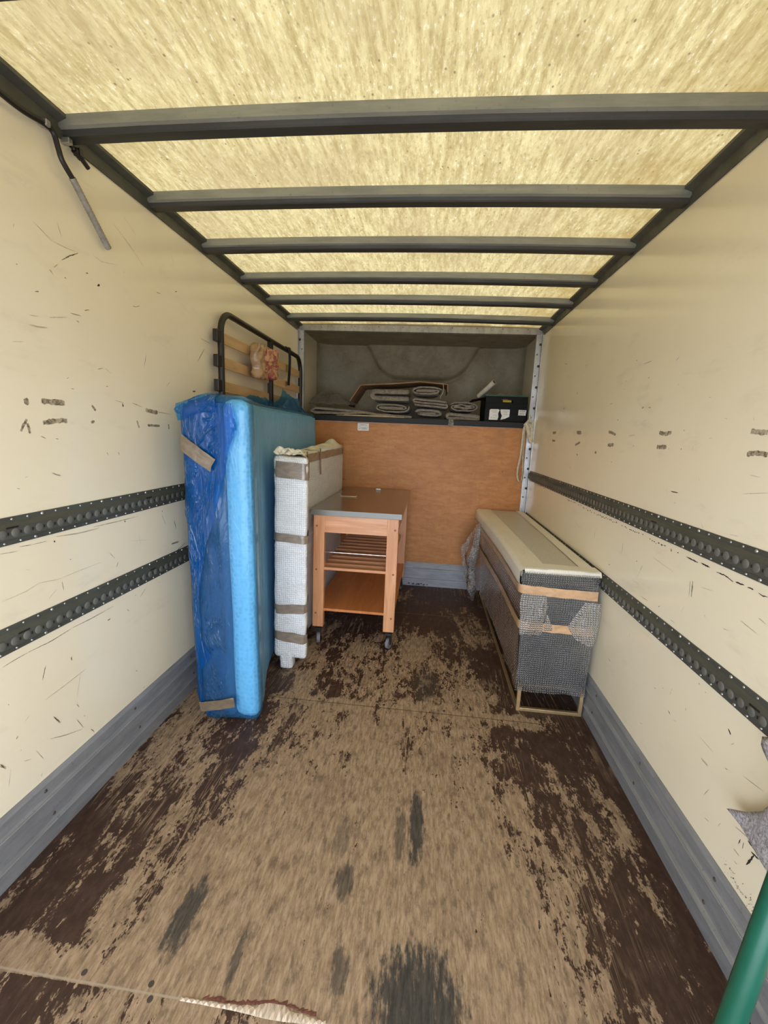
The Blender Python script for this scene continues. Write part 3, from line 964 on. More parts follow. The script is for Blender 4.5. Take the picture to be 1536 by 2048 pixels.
# corner posts and header at the over-cab opening
for k, side in enumerate((-1, 1)):
    m = MB()
    xa, xb = sorted((side * 0.952, side * (W - 0.0005)))
    m.box((xa, D - 0.012, 0.0), (xb, D + 0.03, 2.172))
    xa, xb = sorted((side * 0.9925, side * (W - 0.0005)))
    m.box((xa, D - 0.045, 0.0), (xb, D - 0.012, 2.172))
    xa, xb = sorted((side * 0.982, side * 0.988))
    m.box((xa, D - 0.020, 0.0), (xb, D - 0.012, 2.172), 0)
    zz = 0.86
    j = 0
    while zz < 2.15:
        m.dome((side * 0.968, D - 0.012, zz), (0, -1, 0), 0.008, 0.004, 10, 1)
        m.dome((side * 0.968, D - 0.0150, zz), (0, -1, 0), 0.0042, 0.003, 8, 2)
        if j % 1 == 0:
            m.dome((side * 0.986, D - 0.020, zz + 0.075), (0, -1, 0), 0.011, 0.007, 8, 2)
        zz += 0.165; j += 1
    struct(m.build('trim_%d' % (13 + k), [M['post'], M['rivet'], M['rust']]))
m = MB()
m.box((-W, D - 0.016, 2.166), (W, D + 0.03, 2.186)); m.box((-W, D - 0.006, 2.186), (W, D + 0.03, 2.215))
for i in range(9):
    m.dome((-0.8 + 0.2 * i, D - 0.006, 2.200), (0, -1, 0), 0.008, 0.005, 8, 1)
    m.dome((-0.72 + 0.2 * i, D - 0.006, 2.206), (0, -1, 0), 0.004, 0.003, 6, 2)
M['header'] = mat_alu('dirty_aluminium_header', (0.42, 0.41, 0.38), 0.42, 0.5, (3, 1, 1))
struct(m.build('trim_15', [M['header'], M['rivet'], M['rust']]))

# shelf over the cab
m = MB(); m.box((-W + 0.001, D - 0.014, 1.431), (W - 0.001, BACK, SHELF))
o = m.build('shelf', M['black'], bevel=0.003)
tag(o, 'black-edged shelf above the brown plywood bulkhead, carrying folded blankets and a crate', 'shelf')

# perforated lashing rails, screwed to both walls
def lashing_rail(side, z0, z1, label):
    m = MB()
    t = 0.0155
    pr = [(0.0002, z0), (.003, z0), (.003, z0 + .013), (t, z0 + .021), (t, z1 - .027), (.004, z1 - .015), (.003, z1), (0.0002, z1)]
    m.prof([(side * (W - p), q) for p, q in pr], REAR + 0.05, D - 0.05, 'Y', 0, True)
    zc = (z0 + z1) / 2 - 0.004; y = REAR + 0.08; i = 0
    while y < D - 0.07:
        m.dome((side * (W - t), y, zc), (-side, 0, 0), 0.0125, 0.0022, 12, 1)
        m.bar((side * (W - t - .0006), y + .016, zc - .004), (side * (W - t - .0006), y + .016, zc + .004), .004, .001, (1, 0, 0), 2)
        y += 0.0375
    y = REAR + 0.07; i = 0
    while y < D - 0.06:
        big = i % 5 == 2
        m.dome((side * (W - .003), y, z1 - 0.007), (-side, 0, 0), 0.0055 if big else 0.0038, 0.004 if big else 0.0026, 7, 3)
        m.dome((side * (W - .003), y + .02, z0 + 0.0065), (-side, 0, 0), 0.0055 if i % 7 == 3 else 0.0038, 0.0028, 7, 3)
        y += 0.048; i += 1
    for y in (1.03, 1.62, 2.4):   # torn slots in the sloped top edge
        m.bar((side * (W - t - .0004), y, z1 - .027), (side * (W - t - .0004), y + .035, z1 - .027), .001, .005, (0, 0, 1), 2)
    o = m.build('lashing_rail', [M['rail'], M['rail_dish'], M['black'], M['rivet']])
    tag(o, label, 'rail', 'perforated lashing rails on the walls')
lashing_rail(-1, 0.988, 1.066, 'perforated dark grey steel lashing rail, upper one on the left wall')
lashing_rail(-1, 0.681, 0.759, 'perforated dark grey steel lashing rail, lower one on the left wall')
lashing_rail(1, 1.007, 1.088, 'perforated dark grey steel lashing rail, upper one on the right wall')
lashing_rail(1, 0.659, 0.736, 'perforated dark grey steel lashing rail, lower one on the right wall beside the wrapped cabinet')

# ------------------------------------------------------------------ materials of the load
def mat_film(name, tint, body, k, rough=0.13, bump=0.5, line=1.5, gloss=0.5, depth=0.006):
    n = NT(name); v = n.obj
    a = n.noise(n.map(v, (11, 11, 2.6)), 1.0, 4, 0.6, 1.0)
    rd = n.math('ABSOLUTE', n.math('SUBTRACT', a, 0.5))
    b = n.noise(n.map(v, (22, 22, 7)), 1.0, 3, 0.6, 0.8)
    h = n.math('ADD', n.step(rd, 0.0, 0.06, 1, 0), n.math('MULTIPLY', b, 0.6))
    nm = n.bump(h, bump, depth)
    tr = n.shader('ShaderNodeBsdfTransparent', tint)
    d = n.mixs(0.5, n.shader('ShaderNodeBsdfDiffuse', body), n.shader('ShaderNodeBsdfTranslucent', body))
    kk = n.step(rd, 0.0, 0.03, min(1, k * line), k)
    base = n.mixs(kk, tr, d)
    gl = n.shader('ShaderNodeBsdfGlossy', (1, 1, 1), nm, rough)
    fr = n.fresnel(1.42, nm)
    return n.done(n.mixs(n.math('MULTIPLY', fr, gloss), base, gl))

def mat_bubble(name, milky, lo, hi, scale=92.0, col=(0.82, 0.82, 0.80)):
    """clear bubble wrap: a film with a grid of raised, more reflective bubbles"""
    n = NT(name); v = n.obj
    wv = n.noise(v, 6, 3, 0.6)
    dots = n.vor2(scale, 0.15)
    dome = n.step(dots, 0.15, 0.55, 1, 0)
    crumple = n.noise(v, 24, 4, 0.65)
    h = n.math('ADD', dome, n.math('MULTIPLY', crumple, 0.9))
    nm = n.bump(h, 0.9, 0.006)
    fac = n.math('ADD', n.math('MULTIPLY', dome, hi - lo), n.step(wv, 0.35, 0.7, lo * 0.6, lo * 1.4))
    tr = n.shader('ShaderNodeBsdfTransparent', (0.93, 0.93, 0.93))
    d = n.mixs(milky, n.shader('ShaderNodeBsdfDiffuse', col, nm), n.shader('ShaderNodeBsdfTranslucent', col))
    base = n.mixs(fac, tr, d)
    gl = n.shader('ShaderNodeBsdfGlossy', (1, 1, 1), nm, 0.16)
    return n.done(n.mixs(n.math('MULTIPLY', n.fresnel(1.5, nm), 1.0), base, gl))

def mat_whitewrap():
    n = NT('layered_white_bubble_wrap'); v = n.obj
    dots = n.vor2(88, 0.15); dome = n.step(dots, 0.15, 0.55, 1, 0)
    cr = n.noise(n.map(v, (10, 10, 26)), 1.0, 5, 0.65, 0.6)
    rd = n.step(n.math('ABSOLUTE', n.math('SUBTRACT', cr, 0.5)), 0, 0.05, 1, 0)
    col = n.mix(dome, (0.72, 0.715, 0.69), (0.92, 0.92, 0.905))
    col = n.mix(n.step(cr, 0.4, 0.65, 0, .35), col, (0.6, 0.58, 0.53))
    nm = n.bump(n.math('ADD', dome, n.math('MULTIPLY', rd, 0.7)), 0.55, 0.005)
    return n.done(n.bsdf(col, 0.38, 0, 0.5, nm))

def mat_wood(name, a, b, axis_scale, gloss=0.38):
    n = NT(name); v = n.obj
    g = n.noise(n.map(v, axis_scale), 1.0, 5, 0.6, 0.5); g2 = n.noise(n.map(v, tuple(k * 3.3 for k in axis_scale)), 1.0, 3, 0.6)
    col = n.mix(n.step(g, 0.32, 0.68), a, b)
    col = n.mix(n.step(g2, 0.52, 0.7, 0, 0.28), col, tuple(k * 0.6 for k in a))
    return n.done(n.bsdf(col, gloss, 0, 0.4, n.bump(g2, 0.06, 0.002)))

def mat_felt(name='grey_blanket_felt', a=(0.155, 0.128, 0.102), b=(0.40, 0.345, 0.28)):
    n = NT(name); v = n.obj
    f1 = n.noise(v, 150, 4, 0.75); f2 = n.noise(v, 38, 4, 0.65); f3 = n.noise(v, 320, 2, 0.6)
    col = n.mix(n.step(f1, 0.35, 0.66), a, b)
    col = n.mix(n.step(f2, 0.45, 0.7, 0, .5), col, tuple(k * .6 for k in a))
    col = n.mix(n.step(f3, 0.62, 0.7, 0, .7), col, (0.55, 0.50, 0.46))
    return n.done(n.bsdf(col, 0.95, 0, 0.1, n.bump(f1, 0.8, 0.006), sheen=0.3))

def mat_tape(name, col, k=0.35):
    n = NT(name); v = n.obj
    a = n.noise(n.map(v, (14, 14, 30)), 1.0, 4, 0.6, 1.0)
    c = n.mix(n.step(a, .35, .65), col, tuple(x * 0.78 for x in col))
    nm = n.bump(a, 0.5, 0.006)
    return n.done(n.bsdf(c, 0.22, 0, 0.6, nm))

def mat_knit():
    n = NT('white_knit_cover'); v = n.obj
    d = n.vor(v, 46, 0.55); w = n.noise(v, 12, 3, 0.6)
    col = n.mix(n.step(d, 0.1, 0.55), (0.70, 0.73, 0.74), (0.88, 0.90, 0.90))
    return n.done(n.bsdf(col, 0.8, 0, 0.2, n.bump(n.math('ADD', d, w), 0.7, 0.008)))

M['film'] = mat_film('blue_polythene', (0.46, 0.78, 0.97), (0.10, 0.40, 0.84), 0.22, 0.10, 1.0, line=1.1, gloss=0.9, depth=0.015)
M['film_tight'] = mat_film('tight_blue_polythene', (0.48, 0.80, 0.97), (0.12, 0.44, 0.86), 0.25, 0.16, 0.4, line=1.1, gloss=0.7, depth=0.005)
M['film_side'] = mat_film('side_sheen_blue_polythene', (0.46, 0.78, 0.97), (0.38, 0.68, 0.96), 0.70, line=1.1)  # paler body colour carries the sheen of the broad side
M['film2'] = mat_film('blue_polythene_folded', (0.16, 0.58, 0.92), (0.005, 0.24, 0.74), 0.30, 0.12, 0.7, 1.08, 0.9, 0.012)
M['knit'] = mat_knit()
M['border'] = simple('navy_mattress_border', (0.050, 0.062, 0.135), 0.85, var=.3, scale=60)
M['tape_grey'] = mat_tape('brown_grey_packing_tape', (0.19, 0.145, 0.095))
M['tape_taupe'] = mat_tape('taupe_packing_tape', (0.29, 0.225, 0.165))
M['tape_tan'] = mat_tape('tan_packing_tape', (0.60, 0.37, 0.20))
M['wrap_white'] = mat_whitewrap()
M['bubble'] = mat_bubble('clear_bubble_wrap', 0.3, 0.05, 0.31)
M['bubble_loose'] = mat_bubble('loose_bubble_wrap', 0.5, 0.22, 0.74, col=(0.9, 0.9, 0.88))
M['bubble_side'] = mat_bubble('clear_bubble_wrap_double', 0.3, 0.34, 0.66, 62)
def mat_foam():
    n = NT('pale_foam_wrap'); v = n.obj; f = n.noise(v, 190, 3, .65); g = n.noise(n.map(v, (3, 1, 3)), 3, 4, .6)
    col = n.mix(n.step(f, .35, .65), (0.74, 0.70, 0.60), (0.86, 0.825, 0.73))
    col = n.mix(n.step(g, .45, .7, 0, .3), col, (0.55, 0.51, 0.43))
    return n.done(n.bsdf(col, 0.42, 0, 0.5, n.bump(f, 0.4, 0.003)))
def mat_foam2():
    n = NT('thin_grey_foam_wrap'); v = n.obj; f = n.noise(v, 190, 3, .65); g = n.noise(n.map(v, (3, 1, 3)), 3, 4, .6)
    col = n.mix(n.step(f, .35, .65), (0.50, 0.47, 0.40), (0.61, 0.58, 0.50))
    return n.done(n.bsdf(col, 0.40, 0, 0.5, n.bump(f, 0.4, 0.003)))
M['foam'] = mat_foam(); M['foam_thin'] = mat_foam2()
M['cab'] = simple('anthracite_cabinet', (0.055, 0.060, 0.072), 0.5, var=.2, scale=8)
M['cab_side'] = simple('dark_cabinet_front', (0.085, 0.078, 0.066), 0.5, var=.2, scale=8)
M['gold'] = simple('brushed_gold_steel', (0.72, 0.52, 0.27), 0.34, 0.75, var=.1, scale=30)
M['steel'] = simple('stainless_top', (0.40, 0.385, 0.35), 0.22, 1.0, var=.06, scale=60, stretch=(1, 12, 1))
M['beech_y'] = mat_wood('red_beech_upright', (0.56, 0.255, 0.115), (0.70, 0.36, 0.18), (24, 24, 2.2))
M['beech_x'] = mat_wood('red_beech_rail', (0.57, 0.26, 0.12), (0.71, 0.37, 0.19), (2.2, 24, 24))
M['beech_d'] = mat_wood('red_beech_slat', (0.50, 0.225, 0.10), (0.62, 0.30, 0.145), (2.2, 20, 20))
M['beech_l'] = mat_wood('red_beech_side', (0.52, 0.23, 0.10), (0.66, 0.33, 0.16), (24, 2.2, 24))
M['shelf_board'] = mat_wood('red_beech_board', (0.50, 0.17, 0.05), (0.62, 0.24, 0.08), (16, 2.0, 16))
M['plug'] = simple('brown_screw_cap', (0.25, 0.10, 0.04), 0.5)
M['chrome'] = simple('chrome', (0.75, 0.75, 0.75), 0.15, 1.0)
M['tyre'] = simple('grey_rubber_tyre', (0.19, 0.19, 0.20), 0.55)
M['castor'] = simple('black_castor_plastic', (0.02, 0.02, 0.022), 0.4)
M['bed'] = simple('dark_bed_steel', (0.018, 0.014, 0.012), 0.42, 0.1)
M['slat'] = mat_wood('birch_slat', (0.50, 0.31, 0.15), (0.60, 0.40, 0.21), (22, 2.5, 22))
M['felt'] = mat_felt(); M['felt_dark'] = mat_felt('dark_blanket_felt', (0.045, 0.034, 0.024), (0.125, 0.10, 0.072))
M['felt_light'] = mat_felt('violet_grey_blanket_felt', (0.16, 0.135, 0.15), (0.60, 0.56, 0.60))
M['card'] = simple('brown_cardboard', (0.33, 0.185, 0.095), 0.75, var=.25, scale=10)
M['card_pale'] = simple('pale_cardboard', (0.52, 0.39, 0.22), 0.75, var=.25, scale=12)
M['crate'] = simple('black_crate_plastic', (0.006, 0.006, 0.006), 0.5, spec=0.15)
M['crate_rim'] = simple('green_crate_rim', (0.012, 0.075, 0.040), 0.4)
M['paper'] = simple('white_paper', (0.80, 0.79, 0.75), 0.7, var=.1)
M['ink'] = simple('grey_ink', (0.28, 0.26, 0.24), 0.7)
M['pipe'] = simple('white_pvc', (0.66, 0.60, 0.53), 0.4, var=.15)
M['pipe_in'] = simple('brown_pipe_bore', (0.11, 0.075, 0.05), 0.7)
M['yellow'] = simple('yellow_handle', (0.52, 0.36, 0.05), 0.5)
M['strap'] = mat_felt('cream_webbing', (0.62, 0.53, 0.36), (0.78, 0.70, 0.52))
M['cable'] = simple('black_cable', (0.012, 0.010, 0.010), 0.45)
M['sleeve'] = simple('grey_corrugated_sleeve', (0.32, 0.30, 0.265), 0.45, 0.3, var=.3, scale=40)
M['green'] = simple('green_enamel', (0.006, 0.085, 0.050), 0.28, var=.12, scale=14)

# ------------------------------------------------------------------ mattress in a blue bag
MY0, MY1, MT = 1.70, 3.43, 0.27
def mface(y):
    q = max(0.0, (y - MY0) / 0.42)
    return -0.560 - 0.160 * (1 - exp(-q ** 1.5)) * 1.13
def mwarp(p, amp_end=0.0, left=0.0, fine=0.0):
    X, y, z = p
    T = 0.270 - 0.124 * sstep(y, 1.78, 2.2)
    x = mface(y) + X * (T / MT) + 0.004 - 0.032 * (z / 1.46)
    return x, y, z
mattress = thing('mattress', 'thick white mattress with a navy border, standing on edge in a taped blue plastic bag',
                 'mattress', (-0.75, 2.5, 0))
def wk(p, nrm): return mwarp(p)
def wsoft(p, nrm):
    p = p + nrm * (0.006 * nz(p.x * 6, p.y * 3.0, p.z * 3.0))
    return mwarp(p)
m = MB(); m.rbox((-0.118, MY0 + .012, 0.012), (0, MY1, 1.452), 0.040, 0.035, wsoft); m.build('cover', M['knit'], mattress)
m = MB(); m.rbox((-MT, MY0 + .016, 0.012), (-0.112, MY1, 1.448), 0.020, 0.04, wsoft); m.build('border', M['border'], mattress)
def ridged(a): return 1 - min(1, abs(a) * 2.6)
def wbag(p, nrm):
    X, y, z = p
    tight = sstep(X, -0.13, -0.10)                       # clings to the cover, hangs loose at the back
    a = 0.0045 * nz(X * 7, y * 6, z * 2.5) + 0.0035 * ridged(nz(X * 9 + z * 1.5, y * 8, z * 2.0))
    if nrm.y < -0.5:
        rad = math.atan2(X + 0.20, (z - 1.22) + 1e-4) * 3.2
        a += (1 - tight) * (0.012 * ridged(nz(rad, z * 1.2, 3.1)) - 0.004) + 0.010 * (1 - tight) * sstep(z, 0.45, 0.1) * ridged(nz(X * 2, 1, z * 9 - X * 4))
    if nrm.x < -0.5: a += 0.010 * (1 - .7 * sstep(y, 1.9, 2.15)) * ridged(nz(y * 4, z * 2, 5)) 
    if nrm.z > 0.5: a += 0.008 * ridged(nz(y * 3, X * 12, 9))
    p = p + nrm * (a * (0.5 if tight > .5 else 1.0))
    x, y, z = mwarp(p)
    pinch = sstep(z, 0.13, 0.0)
    if X < -0.15: x += 0.045 * pinch * sstep(-X, .15, .28)
    z -= 0.035 * sstep(z, 1.2, 1.46) * sstep(-X, .17, .29)
    return x, y, z
m = MB(); m.rbox((-0.292, MY0 - .004, 0.004), (0.007, MY1 + .02, 1.462), 0.046, 0.020, wbag)
for fi, q in enumerate(m.f):                         # broad side takes the paler film colour that stands in for sheen
    c = sum((Vector(m.v[i]) for i in q), Vector()) / 4
    if c.y > 1.80 and c.z < 1.44 and c.x > mface(c.y) - 0.06: m.mi[fi] = 1
    elif c.x > mface(c.y) - 0.135 - 0.032 * c.z / 1.46: m.mi[fi] = 2
m.build('plastic_bag', [M['film'], M['film_side'], M['film_tight']], mattress)
# a second thickness of film folded over the left half of the end, rolled at the top
m = MB()
def fold_end(u, v):
    z = 0.03 + 1.40 * v
    wd = lerp_table(z, [(0.0, .035), (0.25, .02), (0.33, .075), (0.40, .03), (0.62, .035), (0.85, .085), (1.05, .15), (1.25, .20), (1.33, .235), (1.46, .215)])
    X = -0.296 + (wd + 0.02 + 0.008 * nz(z * 7, 2, 2)) * u
    y = MY0 - 0.012 - 0.010 * ridged(nz(X * 10 + z * 1.2, z * 1.1, 6)) + 0.05 * (1 - min(1, (X + .296) / .03)) ** 2
    x, _, z2 = mwarp((X, y if y > MY0 else MY0, z))
    x += 0.045 * sstep(z, 0.13, 0.0) * sstep(-X, .15, .28)
    return (x, y, z2 - 0.035 * sstep(z, 1.2, 1.46) * sstep(-X, .17, .29))
m.sheet(fold_end, 18, 80); m.build('bag_fold', M['film2'], mattress)
m = MB()
def lip(u, v):
    y = MY0 - 0.008 + 0.85 * v ** 1.3
    t = 2 * pi * u
    r = 0.022 + 0.010 * nz(y * 6, t, 1) + 0.006 * cos(3 * t + y * 20)
    X = -0.272 + 0.2 * (1 - u) * 0 + r * 1.25 * cos(t); zz = 1.402 + r * sin(t) + 0.012 * nz(y * 3, 0, 4)
    x, _, z = mwarp((X, y, zz)); return (x, y, z)
m.sheet(lip, 14, 44)
def lip2(u, v):     # the gathered film lying across the top of the end face
    X = -0.285 + 0.165 * u
    t = v
    zz = 1.390 + 0.085 * t - 0.035 * sstep(-X, .17, .29) + 0.004 * nz(X * 20, t * 3, 0)
    y = MY0 - 0.016 - 0.012 * sin(pi * t) - 0.005 * ridged(nz(X * 10, t * 5, 2)) + 0.07 * sstep(t, .8, 1)
    x, _, z = mwarp((X, max(y, MY0 - .02), zz)); return (x, y, z)
m.sheet(lip2, 16, 10)
m.build('bag_fold', M['film2'], mattress)
# gathered film standing along the top and knotted at the far end
m = MB()
def crest(u, v):
    y = 2.02 + 1.43 * u
    hgt = lerp_table(y, [(2.0, 0.004), (2.25, .055), (2.5, .06), (2.75, .05), (2.9, .085), (3.02, .165), (3.15, .145), (3.35, .12), (3.47, .03)])
    X = -0.19 + 0.07 * sin(3.3 * y) * v + 0.03 * nz(y * 7, v * 3, 0)
    zz = 1.455 + hgt * v + 0.012 * v * nz(y * 16, v * 4, 3)
    x, _, z = mwarp((X, y, zz)); return (x, y + 0.02 * nz(y * 9, v * 5, 8) * v, z)
m.sheet(crest, 70, 10)
def crest2(u, v):
    y = 2.5 + 0.97 * u
    hgt = lerp_table(y, [(2.5, 0.0), (2.9, .04), (3.05, .12), (3.25, .12), (3.47, .0)])
    X = -0.06 - 0.10 * v + 0.02 * nz(y * 7, v * 3, 4)
    zz = 1.45 + hgt * v + 0.012 * nz(y * 14, v * 4, 6)
    x, _, z = mwarp((X, y, zz)); return (x, y, z)
m.sheet(crest2, 50, 8)
m.build('bag_fold', M['film2'], mattress)
def tape_poly(name, quad, y0, mat, parent, bow=0.006):
    m = MB(); a, b, c, d = [Vector((p[0], 0, p[1])) for p in quad]
    def fn(u, v):
        p = (a * (1-u) + b * u) * (1-v) + (d * (1-u) + c * u) * v
        rag = 0.006 * nz(p.x * 30, p.z * 30, 1) if u in (0, 1) else 0
        return (p.x + rag, y0 - bow * sin(pi * u) - 0.003 * ridged(nz(p.x * 25, p.z * 40, 2)), p.z)
    m.sheet(fn, 16, 6); return m.build(name, mat, parent)
tape_poly('tape', [(-0.858, 1.236), (-0.735, 1.155), (-0.712, 1.206), (-0.856, 1.305)], 1.672, M['tape_grey'], mattress, 0.004)
tape_poly('tape', [(-0.818, 0.052), (-0.655, 0.093), (-0.662, 0.139), (-0.826, 0.098)], 1.678, M['tape_grey'], mattress, 0.004)

# ------------------------------------------------------------------ slatted bed base behind the mattress
bed = thing('bed_base', 'black metal bed base with birch slats standing between mattress and left wall',
            'bed base', (-0.958, 2.94, 0))
BX = -0.957
m = MB(); path = []
ya, yb, zt, zb, rc = 2.243, 3.640, 1.925, 0.018, 0.11
for (cy_, cz_, a0) in ((ya + rc, zt - rc, pi), (yb - rc, zt - rc, pi / 2), (yb - rc, zb + rc, 0), (ya + rc, zb + rc, -pi / 2)):
    for k in range(9):
        a = a0 - (pi / 2) * k / 8
        path.append((BX, cy_ + rc * cos(a), cz_ + rc * sin(a)))
m.tube(path, 0.0165, 10, 0, True)
m.build('frame', M['bed'], bed)
m = MB(); m.box((BX - .014, 2.93, 0.03), (BX + .014, 2.972, zt)); m.build('centre_bar', M['bed'], bed, bevel=.003)
zz = 1.795
while zz > 0.08:
    for (y0, y1) in ((2.225, 2.945), (2.957, 3.655)):
        m = MB()
        def fn(x, y, z): return (x + 0.006 * sin(pi * (y - y0) / (y1 - y0)), y, z)
        m.prof([(BX - .012, zz - .027), (BX - .004, zz - .027), (BX - .004, zz + .027), (BX - .012, zz + .027)], y0, y1, 'Y', 0, True, 8, fn)
        m.build('slat', M['slat'], bed)
    m = MB(); m.box((BX - .017, 2.188, zz - .030), (BX + .010, 2.232, zz + .030)); m.build('slat_holder', M['bed'], bed, bevel=.004)
    zz -= 0.1225
m = MB()
def stp(u, v):
    z = 1.945 - 0.275 * v
    return (BX + 0.022 + 0.004 * sin(4 * v), 3.262 + 0.052 * u - 0.012 * v + 0.006 * nz(v * 4, 2, 2), z)
m.sheet(stp, 3, 14)
def stp2(u, v): return (BX + 0.020 * cos(pi * v), 3.262 + 0.052 * u, 1.925 + 0.022 * sin(pi * v))
m.sheet(stp2, 3, 10)
m.build('strap', M['black'], bed, solid=0.003)

# a crumpled bag of fittings taped to the slats
bag = thing('fittings_bag', 'crumpled clear bag of pink and tan fittings taped to the slats of the bed base', 'bag', (-0.93, 2.73, 1.75))
def mat_fit():
    n = NT('crumpled_printed_bag'); v = n.obj
    a = n.noise(n.map(v, (1, 7, 9)), 2.2, 4, .6, 1.5); b = n.noise(n.map(v, (1, 16, 5), (0.5, 0, 0)), 1.0, 4, .6, 2.0)
    col = n.mix(n.step(a, .46, .56), (0.52, 0.30, 0.15), (0.34, 0.075, 0.085))
    col = n.mix(n.step(b, .55, .63, 0, .9), col, (0.50, 0.30, 0.16))
    col = n.mix(n.step(b, .40, .34, 0, .8), col, (0.14, 0.05, 0.07))
    return n.done(n.bsdf(col, 0.25, 0, .6, n.bump(a, .8, .01)))
M['fit'] = mat_fit(); M['tape_fit'] = mat_tape('tan_crumpled_tape', (0.40, 0.255, 0.14))
m = MB()
def wfit(p, nrm):
    p = p + nrm * (0.020 * ridged(nz(p.x * 20, p.y * 19, p.z * 12)) + 0.010 * nz(p.y * 35, p.z * 25, 1) - .006)
    p.z += 0.02 * (p.y - 2.73) / 0.18 
    p.y += 0.012 * nz(p.z * 14, 0, 7)
    return p
m.rbox((-0.922, 2.565, 1.655), (-0.885, 2.900, 1.835), 0.018, 0.013, wfit); m.build('pouch', M['fit'], bag)
m = MB()
def wt(p, nrm): return wfit(p + nrm * 0.003, nrm)
m.rbox((-0.923, 2.556, 1.652), (-0.884, 2.655, 1.838), 0.014, 0.011, wt)
m.build('tape', M['tape_fit'], bag)

# ------------------------------------------------------------------ tall white bubble-wrapped package
pk = thing('wrapped_package', 'tall flat package in white bubble wrap with taupe tape bands, upright between mattress and trolley',
           'package', (-0.58, 2.8, 0))
PR = [(2.17, -0.466), (2.30, -0.50), (2.43, -0.556), (3.55, -0.558)]
PL = [(2.17, -0.651), (2.6, -0.699), (3.55, -0.714)]
PZ0, PZ1 = 0.072, 1.200
def pside(y, s, z):
    l = lerp_table(y, PL); r = lerp_table(y, PR)
    zz = z + (0.035 * sstep(y, 2.3, 3.5) if z > 0.6 else 0)
    return (l + (r - l) * s, y, zz)
def wpk(p, nrm, k=1.0):
    b = 0.006 * nz(p.x * 5, p.y * 6, p.z * 4) + 0.0035 * ridged(nz(p.x * 8, p.y * 9, p.z * 14))
    for zb in (0.198, 0.366, 0.766):
        b -= 0.006 * exp(-((p.z - zb) / 0.03) ** 2)
    q = p + nrm * b * k
    s = (q.x + 0.10) / 0.20
    return pside(q.y, s, q.z)
m = MB(); m.rbox((-0.10, 2.17, PZ0), (0.10, 3.55, PZ1), 0.022, 0.017, wpk); m.build('bubble_wrap', M['wrap_white'], pk)
def band(z0, z1, lean=0.0):
    m = MB()
    def fn(u, v):
        L = [(-0.10, 2.27), (-0.10, 2.195), (-0.078, 2.168), (0.0, 2.166), (0.078, 2.168), (0.1, 2.192), (0.1, 2.40)]
        t = u * (len(L) - 1); i = min(int(t), len(L) - 2); f = t - i
        X = L[i][0] + (L[i+1][0] - L[i][0]) * f; y = L[i][1] + (L[i+1][1] - L[i][1]) * f
        z = z0 + (z1 - z0) * v + lean * (X / 0.2) + 0.003 * nz(X * 20, y * 9, z0 * 5 + v)
        s = (X + 0.10) / 0.20
        e = 0.0035 + 0.002 * ridged(nz(X * 12, y * 12, z * 30))
        x, y2, z2 = pside(y, s, z)
        if i in (0, 1): x -= e
        elif i >= 4: x += e
        if 1 <= i <= 4: y2 -= e
        return (x, y2, z2)
    m.sheet(fn, 36, 4); m.build('tape', M['tape_taupe'], pk)
band(1.088, 1.172, -0.012); band(0.743, 0.789, -0.012); band(0.340, 0.392, 0.012); band(0.172, 0.226, -0.018)
m = MB()
m.sheet(lambda u, v: (lerp_table(2.36 + 1.18 * u, PR) + 0.006, 2.36 + 1.18 * u, 1.152 + 0.05 * v + 0.012 * u + 0.003 * nz(u * 9, v, 3)), 40, 3)
m.build('tape', M['tape_taupe'], pk)
for yc, zl in ((2.42, 1.08), (2.74, 1.06), (3.49, 1.13)):
    m = MB()
    def fn(u, v):
        t = v
        if t < 0.45:
            z = zl + (PZ1 + 0.02 - zl) * (t / 0.45); x = lerp_table(yc, PR) + 0.009; 
        else:
            x = lerp_table(yc, PR) + 0.004 - 0.16 * (t - 0.45) / 0.55; z = PZ1 + 0.010 
        z += 0.035 * sstep(yc, 2.3, 3.5) if t >= .4 else 0
        return (x, yc + 0.030 * (u - .5) + 0.05 * (0.45 - t), z)
    m.sheet(fn, 2, 18); m.build('tape', M['tape_taupe'], pk)
m = MB()
def tuft(u, v):
    a = u * 2 * pi
    r = 0.020 + 0.018 * abs(nz(u * 6, v * 3, 0))
    x = -0.635 + 0.12 * v + r * cos(a) * (1 - .4 * v); z = 1.215 + 0.016 * sin(a) * (1 - .3 * v) + 0.022 * nz(v * 6, u * 2, 4) + .012 * (1 - v)
    return (x, 2.20 + 0.02 * sin(a) + 0.05 * v, z)
m.sheet(tuft, 16, 14)
def tuft2(u, v):
    y = 2.22 + 1.28 * v
    l = lerp_table(y, PL) + 0.02; r = lerp_table(y, PR) - 0.012
    return (l + (r - l) * u, y, 1.198 + 0.035 * sstep(y, 2.3, 3.5) + 0.016 * sin(pi * u) * (1 + nz(v * 9, u * 2, 2)) + 0.030 * exp(-((v - .93) / .05) ** 2) * sin(pi * u))
m.sheet(tuft2, 10, 50)
M['wrap_cream'] = simple('thin_cream_wrap', (0.80, 0.75, 0.62), 0.4, var=.2, scale=18)
m.build('wrap_flap', M['wrap_cream'], pk)
m = MB()
def wft(p, nrm): return p + nrm * (0.006 * nz(p.x * 40, p.y * 40, p.z * 30))
m.rbox((-0.622, 2.17, 0.004), (-0.548, 2.25, 0.095), 0.016, 0.010, wft)
M['foot_core'] = simple('dark_foot', (0.06, .06, .065), .5)
m.build('foot', M['wrap_white'], pk)
m = MB(); m.rbox((-0.66, 3.42, 0.004), (-0.58, 3.50, 0.095), 0.016, 0.012, wft); m.build('foot', M['wrap_white'], pk)

